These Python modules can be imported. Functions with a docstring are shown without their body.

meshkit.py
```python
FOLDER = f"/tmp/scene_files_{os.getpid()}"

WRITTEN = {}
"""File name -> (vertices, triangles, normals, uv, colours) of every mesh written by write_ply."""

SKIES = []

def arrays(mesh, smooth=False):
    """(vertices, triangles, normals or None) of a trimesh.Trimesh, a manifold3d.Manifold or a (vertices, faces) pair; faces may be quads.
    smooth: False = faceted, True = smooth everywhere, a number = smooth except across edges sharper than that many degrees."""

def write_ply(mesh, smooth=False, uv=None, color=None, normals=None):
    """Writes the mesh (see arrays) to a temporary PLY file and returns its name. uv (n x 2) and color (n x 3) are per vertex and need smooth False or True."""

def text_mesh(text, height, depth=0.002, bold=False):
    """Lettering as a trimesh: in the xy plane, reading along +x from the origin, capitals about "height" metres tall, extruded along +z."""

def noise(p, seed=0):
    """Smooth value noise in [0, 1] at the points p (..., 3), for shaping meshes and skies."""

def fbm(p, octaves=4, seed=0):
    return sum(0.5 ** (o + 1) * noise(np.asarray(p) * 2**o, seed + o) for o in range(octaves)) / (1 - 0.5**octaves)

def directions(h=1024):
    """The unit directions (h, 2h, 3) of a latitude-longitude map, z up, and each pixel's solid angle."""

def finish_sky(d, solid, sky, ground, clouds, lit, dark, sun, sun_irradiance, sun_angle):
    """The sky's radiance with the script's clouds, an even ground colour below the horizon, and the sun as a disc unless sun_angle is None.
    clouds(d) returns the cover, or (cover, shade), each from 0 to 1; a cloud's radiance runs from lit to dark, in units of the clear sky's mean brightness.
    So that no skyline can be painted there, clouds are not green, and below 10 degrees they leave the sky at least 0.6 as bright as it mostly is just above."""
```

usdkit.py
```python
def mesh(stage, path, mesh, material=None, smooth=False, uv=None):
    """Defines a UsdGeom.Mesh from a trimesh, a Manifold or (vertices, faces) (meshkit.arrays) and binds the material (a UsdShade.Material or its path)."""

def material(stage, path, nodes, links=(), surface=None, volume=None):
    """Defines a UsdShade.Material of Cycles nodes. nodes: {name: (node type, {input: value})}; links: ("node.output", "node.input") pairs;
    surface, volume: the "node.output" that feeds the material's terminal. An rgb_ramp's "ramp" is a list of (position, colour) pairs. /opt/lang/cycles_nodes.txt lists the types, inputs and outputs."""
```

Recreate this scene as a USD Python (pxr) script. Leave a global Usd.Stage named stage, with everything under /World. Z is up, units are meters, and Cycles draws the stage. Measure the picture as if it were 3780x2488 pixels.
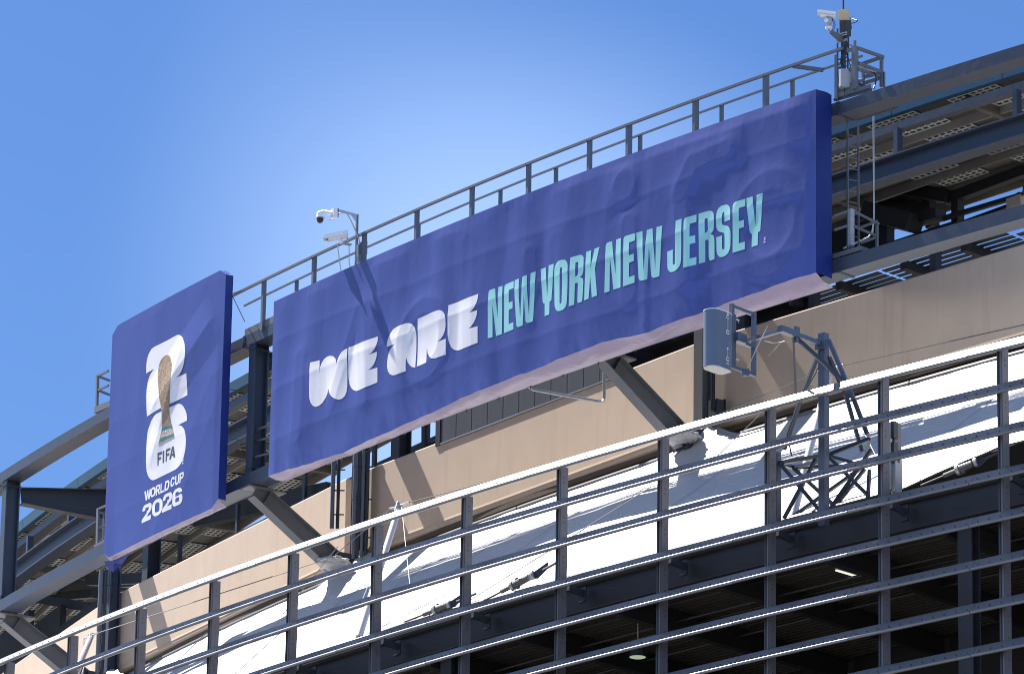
import math, random
import numpy as np, trimesh, usdkit, meshkit
from shapely.geometry import Polygon, box as sbox, Point, LineString
from shapely import affinity
from pxr import Usd, UsdGeom, UsdLux, UsdShade, Gf, Vt, Sdf

random.seed(7)
RNG = np.random.default_rng(7)
stage = Usd.Stage.CreateInMemory()
UsdGeom.SetStageUpAxis(stage, 'Z')
UsdGeom.SetStageMetersPerUnit(stage, 1.0)
world = UsdGeom.Xform.Define(stage, '/World')
stage.SetDefaultPrim(world.GetPrim())
UsdGeom.Scope.Define(stage, '/World/Looks')

# ---------------------------------------------------------------- camera: a 200 mm lens, 1.7 m above the ground, looking up
EYE = 1.7
cam = UsdGeom.Camera.Define(stage, '/World/camera')
pitch, roll = math.radians(18.6089), math.radians(0.97582)
fw = np.array([0, math.cos(pitch), math.sin(pitch)]); up0 = np.array([0, -math.sin(pitch), math.cos(pitch)]); r0 = np.array([1.0, 0, 0])
ri = r0 * math.cos(roll) + up0 * math.sin(roll); up = -r0 * math.sin(roll) + up0 * math.cos(roll)
m = np.eye(4); m[0, :3] = ri; m[1, :3] = up; m[2, :3] = -fw; m[3, :3] = (0, 0, EYE)
cam.AddTransformOp().Set(Gf.Matrix4d(m.tolist()))
cam.CreateFocalLengthAttr(200.0); cam.CreateHorizontalApertureAttr(36.0); cam.CreateVerticalApertureAttr(36.0 * 673 / 1024)
cam.CreateClippingRangeAttr(Gf.Vec2f(1.0, 20000.0))
cam.CreateExposureAttr(1.65)

# ---------------------------------------------------------------- sun and sky
SUN_AZ, SUN_EL = math.radians(137.2), math.radians(57.0)          # measured from +x towards +y
sdir = np.array([math.cos(SUN_AZ) * math.cos(SUN_EL), math.sin(SUN_AZ) * math.cos(SUN_EL), math.sin(SUN_EL)])
sun = UsdLux.DistantLight.Define(stage, '/World/sun')
sun.CreateIntensityAttr(1.25); sun.CreateAngleAttr(0.53); sun.CreateNormalizeAttr(True); sun.CreateColorAttr(Gf.Vec3f(1.0, 0.95, 0.88))
sx = np.cross([0, 0, 1.0], sdir); sx /= np.linalg.norm(sx); sy = np.cross(sdir, sx)
m = np.eye(4); m[0, :3] = sx; m[1, :3] = sy; m[2, :3] = sdir
sun.AddTransformOp().Set(Gf.Matrix4d(m.tolist()))
SKY_OFF = (3.57, -0.93, 5.38)  # shifts the veil so its bright part falls in the upper middle of view
sky = UsdLux.DomeLight.Define(stage, '/World/sky')
sky_mat = usdkit.material(stage, '/World/Looks/sky_air', {
    's': ('sky_texture', {'sky_type': 'single_scattering', 'sun_disc': False, 'sun_elevation': SUN_EL, 'sun_rotation': math.atan2(sdir[0], sdir[1]),
                          'altitude': 0.0, 'air_density': 1.0, 'aerosol_density': 0.4, 'ozone_density': 4.0}),
    'h': ('hsv', {'hue': 0.511, 'saturation': 1.25, 'value': 0.86, 'fac': 1.0}),
    'tc': ('texture_coordinate', {}), 'mp': ('mapping', {'location': SKY_OFF, 'scale': (1.0, 1.0, 1.0)}),
    'n': ('noise_texture', {'scale': 6.5, 'detail': 0.5, 'roughness': 0.4}),                       # uneven pale veil, brighter mid-view, imitating a lens darkening towards the corners
    'vr': ('map_range', {'range_type': 'smoothstep', 'from_min': 0.36, 'from_max': 0.64, 'to_min': 0.0, 'to_max': 0.80, 'clamp': True}),
    'mx': ('mix_color', {'b': (3.45, 5.0, 8.0)}),
    'b': ('background_shader', {'strength': 0.05})},
    [('s.color', 'h.color'), ('h.color', 'mx.a'), ('tc.generated', 'mp.vector'), ('mp.vector', 'n.vector'), ('n.fac', 'vr.value'), ('vr.result', 'mx.fac'), ('mx.result', 'b.color')], surface='b.background')
UsdShade.MaterialBindingAPI.Apply(sky.GetPrim()).Bind(sky_mat)
sky.GetPrim().SetCustomDataByKey('kind', 'structure'); sky.GetPrim().SetCustomDataByKey('label', 'clear blue summer sky')

# ---------------------------------------------------------------- the plan: every ring of the building is an arc about one centre
CX, CY, RF = 106.651167, 230.095581, 144.684583                   # RF: radius of the outer louver screen

def W(t):
    """(angle in degrees, metres inwards from the louver screen, height above the eye) -> world point"""
    a = math.radians(t[0]); r = RF - t[1]
    return np.array([CX + r * math.cos(a), CY + r * math.sin(a), t[2] + EYE])

def WA(th, dr, z):
    a = np.radians(th); r = RF - dr
    return np.stack(np.broadcast_arrays(CX + r * np.cos(a), CY + r * np.sin(a), z + EYE), -1)

def basis(th):
    a = math.radians(th)
    return np.array([-math.cos(a), -math.sin(a), 0]), np.array([-math.sin(a), math.cos(a), 0]), np.array([0, 0, 1.0])   # inward, along, up

def deg(m_, dr=0.0):
    return math.degrees(m_ / (RF - dr))

# ---------------------------------------------------------------- materials
def mat(name, color, rough=0.5, var=0.12, scale=3.0, bump=0.0, bscale=40.0, metallic=0.0, streak=0.0, spec=0.5, coat=0.0, dirt=None):
    c = np.array(color, float)
    dk = np.array(dirt if dirt is not None else c * 0.45)
    n = {'g': ('geometry', {}), 'n': ('noise_texture', {'scale': scale, 'detail': 6.0, 'roughness': 0.6}),
         'r': ('rgb_ramp', {'ramp': [(0.0, c * (1 - var)), (0.35, c * (1 - var * 0.5)), (0.65, c * (1 + var * 0.4)), (1.0, c * (1 + var))]}),
         'p': ('principled_bsdf', {'roughness': rough, 'metallic': metallic, 'specular_ior_level': spec, 'coat_weight': coat})}
    l = [('g.position', 'n.vector'), ('n.fac', 'r.fac')]
    out = 'r.color'
    if streak:
        n['mp'] = ('mapping', {'scale': (2.2, 2.2, 0.16)}); n['sn'] = ('noise_texture', {'scale': 1.6, 'detail': 5.0, 'roughness': 0.65})
        n['sr'] = ('map_range', {'from_min': 0.52, 'from_max': 0.78, 'to_min': 0.0, 'to_max': streak, 'clamp': True})
        n['mx'] = ('mix_color', {'b': dk})
        l += [('g.position', 'mp.vector'), ('mp.vector', 'sn.vector'), ('sn.fac', 'sr.value'), ('sr.result', 'mx.fac'), (out, 'mx.a')]
        out = 'mx.result'
    l.append((out, 'p.base_color'))
    if bump:
        n['bn'] = ('noise_texture', {'scale': bscale, 'detail': 4.0}); n['b'] = ('bump', {'strength': 1.0, 'distance': bump})
        l += [('g.position', 'bn.vector'), ('bn.fac', 'b.height'), ('b.normal', 'p.normal')]
    return usdkit.material(stage, '/World/Looks/' + name, n, l, surface='p.BSDF')

M = dict(
    steel=mat('slate_steel_paint', (0.038, 0.050, 0.077), 0.42, 0.10, 1.5, streak=0.25, bump=0.004, bscale=6),
    steel_dark=mat('dark_steel_paint', (0.028, 0.032, 0.042), 0.5, 0.12, 2.0, streak=0.2),
    brace=mat('grey_steel_paint', (0.11, 0.113, 0.12), 0.45, 0.10, 1.5, streak=0.25),
    rail=mat('pale_grey_aluminium_paint', (0.19, 0.19, 0.20), 0.40, 0.06, 2.5, streak=0.15, metallic=0.55),
    post=mat('mullion_grey_paint', (0.135, 0.13, 0.147), 0.45, 0.08, 2.5, streak=0.15),
    guard=mat('guard_rail_paint', (0.115, 0.125, 0.148), 0.45, 0.08, 3.0, streak=0.15),
    bolt=mat('bolt_steel', (0.06, 0.06, 0.065), 0.5),
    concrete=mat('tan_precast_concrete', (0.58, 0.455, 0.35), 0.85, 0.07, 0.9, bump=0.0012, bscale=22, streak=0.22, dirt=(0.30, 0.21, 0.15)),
    concrete_shaded=mat('shaded_precast_concrete', (0.47, 0.385, 0.31), 0.85, 0.10, 0.7, bump=0.0012, bscale=22, streak=0.35, dirt=(0.26, 0.20, 0.155)),  # darker copy of the tan concrete: shade of the sun-grazed panels is in the colour
    concrete_soffit_shaded=mat('shaded_concrete_underside', (0.14, 0.105, 0.08), 0.9, 0.15, 1.2, streak=0.3),  # wall concrete darkened: the shade under the wall is in the colour
    clad=mat('charcoal_cladding', (0.060, 0.066, 0.082), 0.5, 0.12, 4.0, streak=0.4, dirt=(0.11, 0.11, 0.115)),
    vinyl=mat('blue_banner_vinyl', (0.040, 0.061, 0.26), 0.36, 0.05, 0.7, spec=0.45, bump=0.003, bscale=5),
    vinyl_shaded=mat('blue_banner_vinyl_shaded', (0.010, 0.024, 0.155), 0.40, 0.05, 0.7, spec=0.4),  # darker copy of the banner vinyl: shade of the end faces is in the colour
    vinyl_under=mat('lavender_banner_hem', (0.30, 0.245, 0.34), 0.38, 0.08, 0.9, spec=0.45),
    ink_white=mat('white_banner_ink', (0.70, 0.69, 0.74), 0.42, 0.02, 1.0),
    ink_teal=mat('mint_banner_ink', (0.27, 0.60, 0.62), 0.42, 0.03, 1.0),
    ink_dark=mat('charcoal_banner_ink', (0.045, 0.055, 0.075), 0.45, 0.05),
    ink_gold=mat('bronze_print', (0.27, 0.19, 0.115), 0.5, 0.85, 14.0),
    ink_green=mat('green_print', (0.02, 0.17, 0.17), 0.5, 0.25, 12.0),
    ink_sand=mat('sand_print', (0.42, 0.29, 0.21), 0.5, 0.2, 12.0),
    white_paint=mat('white_paint', (0.78, 0.77, 0.76), 0.4, 0.04, 6.0),
    cream=mat('cream_plastic', (0.50, 0.39, 0.23), 0.5, 0.06, 4.0),
    grey_plastic=mat('grey_plastic', (0.34, 0.35, 0.38), 0.45, 0.06, 4.0),
    black=mat('black_plastic', (0.018, 0.018, 0.02), 0.35, 0.1, 5.0),
    cable=mat('wire_rope', (0.07, 0.07, 0.075), 0.5, 0.2, 20.0),
    cable_white=mat('white_rope', (0.62, 0.60, 0.56), 0.6, 0.1, 20.0),
    galv=mat('galvanised_steel', (0.42, 0.43, 0.44), 0.38, 0.2, 8.0, metallic=0.5),
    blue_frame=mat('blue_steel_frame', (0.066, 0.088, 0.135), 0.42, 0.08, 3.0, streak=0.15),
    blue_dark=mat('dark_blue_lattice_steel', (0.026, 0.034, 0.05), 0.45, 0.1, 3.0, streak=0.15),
    radome=mat('blue_antenna_radome', (0.105, 0.138, 0.20), 0.42, 0.04, 2.0),
    teal=mat('teal_fascia_paint', (0.025, 0.075, 0.115), 0.4, 0.08, 1.5, streak=0.15),
    soffit=mat('warm_grey_soffit', (0.15, 0.14, 0.125), 0.7, 0.10, 1.2, streak=0.2),
    fin=mat('pale_soffit_fin', (0.32, 0.305, 0.285), 0.6, 0.08, 1.5, streak=0.15),
    grate=mat('white_grating', (0.88, 0.90, 0.84), 0.5, 0.04, 3.0),
    grate_dark=mat('dark_grating_void', (0.016, 0.021, 0.02), 0.6, 0.25, 3.0),
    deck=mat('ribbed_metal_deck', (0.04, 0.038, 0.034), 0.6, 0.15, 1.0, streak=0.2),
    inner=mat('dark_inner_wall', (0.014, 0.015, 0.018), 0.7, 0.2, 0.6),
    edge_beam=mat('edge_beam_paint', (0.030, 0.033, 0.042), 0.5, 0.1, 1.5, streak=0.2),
    asphalt=mat('sunlit_paving', (0.10, 0.094, 0.087), 0.9, 0.15, 0.05),
)
def emit(name, color, strength):
    return usdkit.material(stage, '/World/Looks/' + name, {'e': ('emission', {'color': color, 'strength': strength})}, [], surface='e.emission')
M['lamp'] = emit('lamp_glow', (1.0, 1.0, 0.82), 0.32)
M['lamp_soft'] = emit('lamp_lens_glow', (0.85, 1.0, 0.75), 0.14)
# tensile membrane: white, a little light passes through
M['fabric'] = usdkit.material(stage, '/World/Looks/white_membrane', {
    'g': ('geometry', {}), 'n': ('noise_texture', {'scale': 0.8, 'detail': 7.0, 'roughness': 0.6}),
    'r': ('rgb_ramp', {'ramp': [(0.0, (0.38, 0.375, 0.36)), (0.4, (0.47, 0.47, 0.48)), (1.0, (0.50, 0.50, 0.515))]}),
    'p': ('principled_bsdf', {'roughness': 0.5}), 't': ('translucent_bsdf', {'color': (0.8, 0.8, 0.8)}), 'm': ('mix_closure', {'fac': 0.10}),
    'bn': ('noise_texture', {'scale': 2.5, 'detail': 3.0}), 'b': ('bump', {'strength': 1.0, 'distance': 0.02})},
    [('g.position', 'n.vector'), ('n.fac', 'r.fac'), ('r.color', 'p.base_color'), ('g.position', 'bn.vector'), ('bn.fac', 'b.height'), ('b.normal', 'p.normal'),
     ('p.BSDF', 'm.closure1'), ('t.BSDF', 'm.closure2')], surface='m.closure')
M['sky_glass'] = usdkit.material(stage, '/World/Looks/pale_glazing', {'p': ('principled_bsdf', {'base_color': (0.35, 0.38, 0.42), 'roughness': 0.15})}, [], surface='p.BSDF')

# ---------------------------------------------------------------- mesh and scene-tree helpers
class MB:
    def __init__(self): self.v, self.f, self.n = [], [], 0
    def add(self, v, f):
        v = np.asarray(v, float); f = np.asarray(f, int)
        if f.shape[1] == 4: f = np.vstack([f[:, [0, 1, 2]], f[:, [0, 2, 3]]])
        self.v.append(v); self.f.append(f + self.n); self.n += len(v); return self
    def box(self, c, ax, hx):
        """centre, three axes, three half sizes"""
        c = np.asarray(c, float); s = np.array([[i, j, k] for i in (-1, 1) for j in (-1, 1) for k in (-1, 1)], float)
        v = c + sum(s[:, i:i + 1] * hx[i] * np.asarray(ax[i])[None] for i in range(3))
        f = [[0, 1, 3, 2], [4, 6, 7, 5], [0, 4, 5, 1], [2, 3, 7, 6], [0, 2, 6, 4], [1, 5, 7, 3]]
        if np.dot(np.cross(ax[0], ax[1]), ax[2]) < 0: f = [q[::-1] for q in f]
        return self.add(v, f)
    def bar(self, p, q, w, h, upv=(0, 0, 1)):
        p, q = np.asarray(p, float), np.asarray(q, float); d = q - p; L = np.linalg.norm(d); d = d / L
        s = np.cross(upv, d)
        if np.linalg.norm(s) < 1e-6: s = np.cross((1, 0, 0), d)
        s /= np.linalg.norm(s); u = np.cross(d, s)
        return self.box((p + q) / 2, (d, s, u), (L / 2, w / 2, h / 2))
    def ibar(self, p, q, bw, d0, d1=None, tf=0.03, tw=0.02, upv=(0, 0, 1)):
        """I-section from p to q: flange width bw, depth d0 at p and d1 at q, top flange straight"""
        d1 = d0 if d1 is None else d1
        p, q = np.asarray(p, float), np.asarray(q, float); d = q - p; d /= np.linalg.norm(d)
        s = np.cross(upv, d); s /= np.linalg.norm(s); u = np.cross(d, s)
        def pris(a0, a1, w):   # slab between offsets a0=(lo,hi) at p and a1 at q
            v = []
            for P, (lo, hi) in ((p, a0), (q, a1)):
                for sg in (-1, 1):
                    for o in (lo, hi): v.append(P + s * sg * w / 2 + u * o)
            self.add(v, [[0, 1, 3, 2], [4, 6, 7, 5], [0, 4, 5, 1], [2, 3, 7, 6], [0, 2, 6, 4], [1, 5, 7, 3]])
        pris((-tf, 0), (-tf, 0), bw); pris((-d0, -d0 + tf), (-d1, -d1 + tf), bw); pris((-d0 + tf, -tf), (-d1 + tf, -tf), tw)
        return self
    def tube(self, pts, r, n=8, caps=True):
        pts = [np.asarray(p, float) for p in pts]; rings = []
        rr = r if np.ndim(r) else [r] * len(pts)
        ref = None
        for i, p in enumerate(pts):
            d = pts[min(i + 1, len(pts) - 1)] - pts[max(i - 1, 0)]; d /= np.linalg.norm(d)
            if ref is None: ref = np.array([0, 0, 1.0]) if abs(d[2]) < 0.9 else np.array([1.0, 0, 0])
            a = np.cross(d, ref); a /= np.linalg.norm(a); b = np.cross(d, a); ref = np.cross(a, d)
            t = np.arange(n) / n * 2 * np.pi
            rings.append(p + rr[i] * (np.cos(t)[:, None] * a + np.sin(t)[:, None] * b))
        v = np.vstack(rings); f = []
        for i in range(len(pts) - 1):
            for j in range(n):
                k = (j + 1) % n; f.append([i * n + j, i * n + k, (i + 1) * n + k, (i + 1) * n + j])
        self.add(v, f)
        if caps:
            for base, rev in ((0, False), ((len(pts) - 1) * n, True)):
                fan = [[0, j, j + 1] for j in range(1, n - 1)]
                if rev: fan = [q[::-1] for q in fan]
                self.add(v[base:base + n], fan)
        return self
    def ring(self, prof, t0, t1, step=0.35, caps=True):
        """closed outline of (inward, height) points swept along the arc from angle t0 to t1"""
        prof = np.asarray(prof, float); k = max(1, int(math.ceil(abs(t1 - t0) / step))); n = len(prof)
        th = np.linspace(t0, t1, k + 1)
        v = np.concatenate([WA(np.full(n, t), prof[:, 0], prof[:, 1]) for t in th]); f = []
        for i in range(k):
            for j in range(n):
                l = (j + 1) % n; f.append([i * n + j, (i + 1) * n + j, (i + 1) * n + l, i * n + l])
        self.add(v, f)
        if caps:
            tri = trimesh.creation.triangulate_polygon(Polygon(prof), engine='earcut')
            tv, tf = tri; 
            for t, rev in ((t0, False), (t1, True)):
                vv = WA(np.full(len(tv), t), tv[:, 0], tv[:, 1]); self.add(vv, tf[:, ::-1] if rev else tf)
        return self
    def rbox(self, d0, d1, z0, z1, t0, t1, step=0.35):
        return self.ring([(d0, z0), (d0, z1), (d1, z1), (d1, z0)], t0, t1, step)
    def sweep_tube(self, dr, z, r, t0, t1, n=8, step=0.3):
        k = max(1, int(math.ceil(abs(t1 - t0) / step)))
        return self.tube([W((t, dr, z)) for t in np.linspace(t0, t1, k + 1)], r, n)
    def grid(self, P):
        h, w = P.shape[:2]; i = np.arange(h * w).reshape(h, w)
        return self.add(P.reshape(-1, 3), np.stack([i[:-1, :-1], i[:-1, 1:], i[1:, 1:], i[1:, :-1]], -1).reshape(-1, 4))
    def ball(self, c, r, sub=2, sc=(1, 1, 1)):
        s = trimesh.creation.icosphere(subdivisions=sub, radius=r); return self.add(s.vertices * sc + np.asarray(c), s.faces)
    def lathe(self, c, prof, n=20, axis=(0, 0, 1)):
        """profile of (radius, height along axis)"""
        a = np.asarray(axis, float); a /= np.linalg.norm(a)
        x = np.cross(a, (0, 1, 0) if abs(a[1]) < 0.9 else (1, 0, 0)); x /= np.linalg.norm(x); y = np.cross(a, x)
        t = np.arange(n) / n * 2 * np.pi; rad = np.cos(t)[:, None] * x + np.sin(t)[:, None] * y
        v = np.concatenate([np.asarray(c) + rad * r + a * h for r, h in prof]); f = []
        for i in range(len(prof) - 1):
            for j in range(n):
                k = (j + 1) % n; f.append([i * n + j, i * n + k, (i + 1) * n + k, (i + 1) * n + j])
        return self.add(v, f)
    def prism(self, poly, T, thick):
        """2D polygon pushed through T(x, y, depth) -> point"""
        tv, tf = trimesh.creation.triangulate_polygon(poly, engine='earcut'); n = len(tv)
        v = [T(x, y, 0) for x, y in tv] + [T(x, y, thick) for x, y in tv]
        f = [list(t) for t in tf] + [[a + n, c + n, b + n] for a, b, c in tf]
        for ringc in [poly.exterior] + list(poly.interiors):
            c = list(ringc.coords)[:-1]; b0 = len(v)
            v += [T(x, y, 0) for x, y in c] + [T(x, y, thick) for x, y in c]; k = len(c)
            for i in range(k):
                j = (i + 1) % k; f += [[b0 + i, b0 + k + i, b0 + k + j], [b0 + i, b0 + k + j, b0 + j]]
        return self.add(v, f)
    def arrays(self): return np.vstack(self.v), np.vstack(self.f)

taken = {}
def free(parent, name):
    k = (parent, name); i = taken.get(k, 0); taken[k] = i + 1
    return f'{parent}/{name}' + (f'_{i:03d}' if i else '')

def tag(prim, label=None, category=None, group=None, kind=None):
    for k, v in (('label', label), ('category', category), ('group', group), ('kind', kind)):
        if v: prim.SetCustomDataByKey(k, v)

class Thing:
    """a top-level thing: an Xform at its base whose children are its parts"""
    def __init__(self, name, label, category, base, group=None):
        self.base = np.asarray(base, float); self.path = free('/World', name)
        x = UsdGeom.Xform.Define(stage, self.path); x.AddTranslateOp().Set(Gf.Vec3d(*self.base))
        tag(x.GetPrim(), label, category, group)
    def part(self, name, mb, material, parent=None, label=None, kind=None, smooth=False, normals=None):
        v, f = mb if isinstance(mb, tuple) else mb.arrays()
        p = free(parent or self.path, name)
        g = usdkit.mesh(stage, p, (v - self.base, f), M[material], smooth=smooth)
        if normals is not None:
            g.CreateNormalsAttr(Vt.Vec3fArray.FromNumpy(np.asarray(normals, np.float32))); g.SetNormalsInterpolation('vertex')
        tag(g.GetPrim(), label, kind=kind)
        return p

def structure(name, mb, material, label):
    v, f = mb.arrays(); g = usdkit.mesh(stage, free('/World', name), (v, f), M[material]); tag(g.GetPrim(), label, kind='structure')

# ---------------------------------------------------------------- ground
structure('ground', MB().add([(-6000, -6000, 0), (6000, -6000, 0), (6000, 6000, 0), (-6000, 6000, 0)], [[0, 1, 2, 3]]), 'asphalt', 'pale paved ground around the stadium')

# outlines of the printing on the banners: (angle, height) pairs, measured on the cloth
BIG = {'left': 214.9871, 'right': 224.2371, 'top': 51.688, 'bottom': [(214.967, 46.574), (216.5261, 46.353), (218.1407, 46.53), (218.9048, 46.624), (220.0049, 46.696), (221.0545, 46.768), (221.73, 46.632), (223.0245, 46.727), (224.2346, 46.811)]}
SMALL = {'left': 211.1421, 'right': 213.8948, 'top': 53.444, 'bottom': 46.356}
BUMPS_BIG = [('cap', ((1.376, 0.946), (1.477, 3.172), 0.22), 0.031, 0.3), ('cap', ((1.477, 3.172), (2.834, 1.204), 0.16), 0.0217, 0.3), ('cap', ((3.032, 1.403), (4.253, 3.821), 0.16), 0.0279, 0.3), ('cap', ((4.314, 3.805), (4.567, 1.143), 0.18), 0.0279, 0.3), ('ring', ((7.256, 2.182), 0.95, 0.22), 0.0341, 0.3), ('cap', ((9.11, 4.509), (9.197, 1.571), 0.2), 0.0186, 0.3), ('cap', ((11.726, 3.457), (11.769, 1.649), 0.2), 0.0248, 0.3), ('cap', ((12.745, 2.955), (12.732, 3.557), 0.2), 0.0186, 0.3), ('disc', ((15.443, 4.376), 0.42), 0.0372, 0.3), ('cap', ((15.622, 3.286), (15.649, 1.395), 0.26), 0.0279, 0.3), ('cap', ((17.696, 1.358), (17.549, 3.615), 0.22), 0.0279, 0.3), ('cap', ((17.549, 3.615), (18.015, 4.316), 0.24), 0.031, 0.3), ('cap', ((18.015, 4.316), (19.229, 4.409), 0.22), 0.031, 0.3), ('ring', ((20.756, 1.99), 1.15, 0.26), 0.0279, 0.3), ('fold', ((4.517, 4.748), (7.233, 0.122), 0.18), -0.015, 0), ('fold', ((16.248, 2.654), (16.279, 0.19), 0.25), 0.015, 0)]
BUMPS_SMALL = [('fold', ((6.113, 5.62), (2.565, 3.647), 0.9), 0.06, 0), ('fold', ((4.444, 5.361), (2.684, 2.056), 0.5), 0.03, 0), ('cap', ((3.361, -0.301), (6.25, 3.457), 0.4), 0.02, 0.5)]
WEARE = [('W', [(215.8144, 49.365), (215.9972, 49.324), (216.0049, 48.93), (216.0129, 49.093), (216.0409, 49.224), (216.0865, 49.308), (216.1469, 49.339), (216.2164, 49.315), (216.2808, 49.255), (216.3321, 49.155), (216.3594, 49.011), (216.3605, 48.954), (216.372, 49.071), (216.4002, 49.173), (216.4449, 49.265), (216.4985, 49.312), (216.5527, 49.318), (216.5578, 48.737), (216.5618, 48.217), (216.5511, 48.065), (216.523, 47.97), (216.475, 47.924), (216.4097, 47.928), (216.3318, 48.007), (216.2611, 48.121), (216.2117, 48.263), (216.1899, 48.392), (216.1784, 48.271), (216.1421, 48.154), (216.0833, 48.05), (216.0149, 47.999), (215.9367, 48.011), (215.8794, 48.086), (215.8379, 48.199), (215.8156, 48.333), (215.8099, 48.476)]), ('E', [(216.5769, 49.331), (217.1441, 49.296), (217.1382, 49.173), (217.1189, 49.066), (217.0861, 48.975), (217.0422, 48.907), (216.9793, 48.866), (217.1301, 48.865), (217.1242, 48.746), (217.1049, 48.639), (217.0749, 48.538), (217.0364, 48.471), (216.9735, 48.426), (217.1403, 48.411), (217.1475, 47.981), (216.8327, 47.95), (216.7656, 47.962), (216.7029, 48.02), (216.6474, 48.113), (216.6072, 48.249), (216.5852, 48.421), (216.5757, 48.646)]), ('A', [(217.3188, 48.883), (217.3245, 49.018), (217.346, 49.143), (217.3836, 49.238), (217.4424, 49.308), (217.5197, 49.339), (217.6746, 49.338), (217.7393, 49.305), (217.7916, 49.234), (217.8342, 49.117), (217.8569, 48.965), (217.8615, 48.825), (217.861, 48.334), (217.8614, 47.962), (217.7969, 48.02), (217.7522, 48.106), (217.712, 48.229), (217.6893, 48.368), (217.6821, 48.168), (217.6824, 47.98), (217.5152, 47.971), (217.4501, 47.994), (217.392, 48.061), (217.3511, 48.173), (217.3278, 48.325), (217.3308, 48.461), (217.3467, 48.609), (217.3761, 48.729), (217.4191, 48.809), (217.4779, 48.868)]), ('R', [(217.8872, 49.332), (218.2457, 49.337), (218.3086, 49.314), (218.3593, 49.251), (218.3955, 49.15), (218.4147, 49.013), (218.4173, 48.816), (218.4044, 48.668), (218.376, 48.56), (218.3322, 48.485), (218.2655, 48.44), (218.4223, 48.438), (218.4258, 47.992), (218.2391, 47.996), (218.1761, 48.026), (218.1247, 48.116), (218.0876, 48.243), (218.0676, 48.412), (218.0712, 47.98), (217.8917, 47.975)]), ('E', [(218.4548, 49.36), (218.9819, 49.357), (218.9761, 49.232), (218.9557, 49.108), (218.9253, 49.018), (218.8872, 48.956), (218.8341, 48.915), (218.9727, 48.903), (218.9669, 48.783), (218.944, 48.669), (218.9136, 48.578), (218.8779, 48.515), (218.8274, 48.472), (218.983, 48.447), (218.9885, 47.983), (218.6969, 47.972), (218.6232, 47.986), (218.5609, 48.047), (218.5102, 48.155), (218.4732, 48.333), (218.456, 48.519), (218.4518, 48.834)])]
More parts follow.
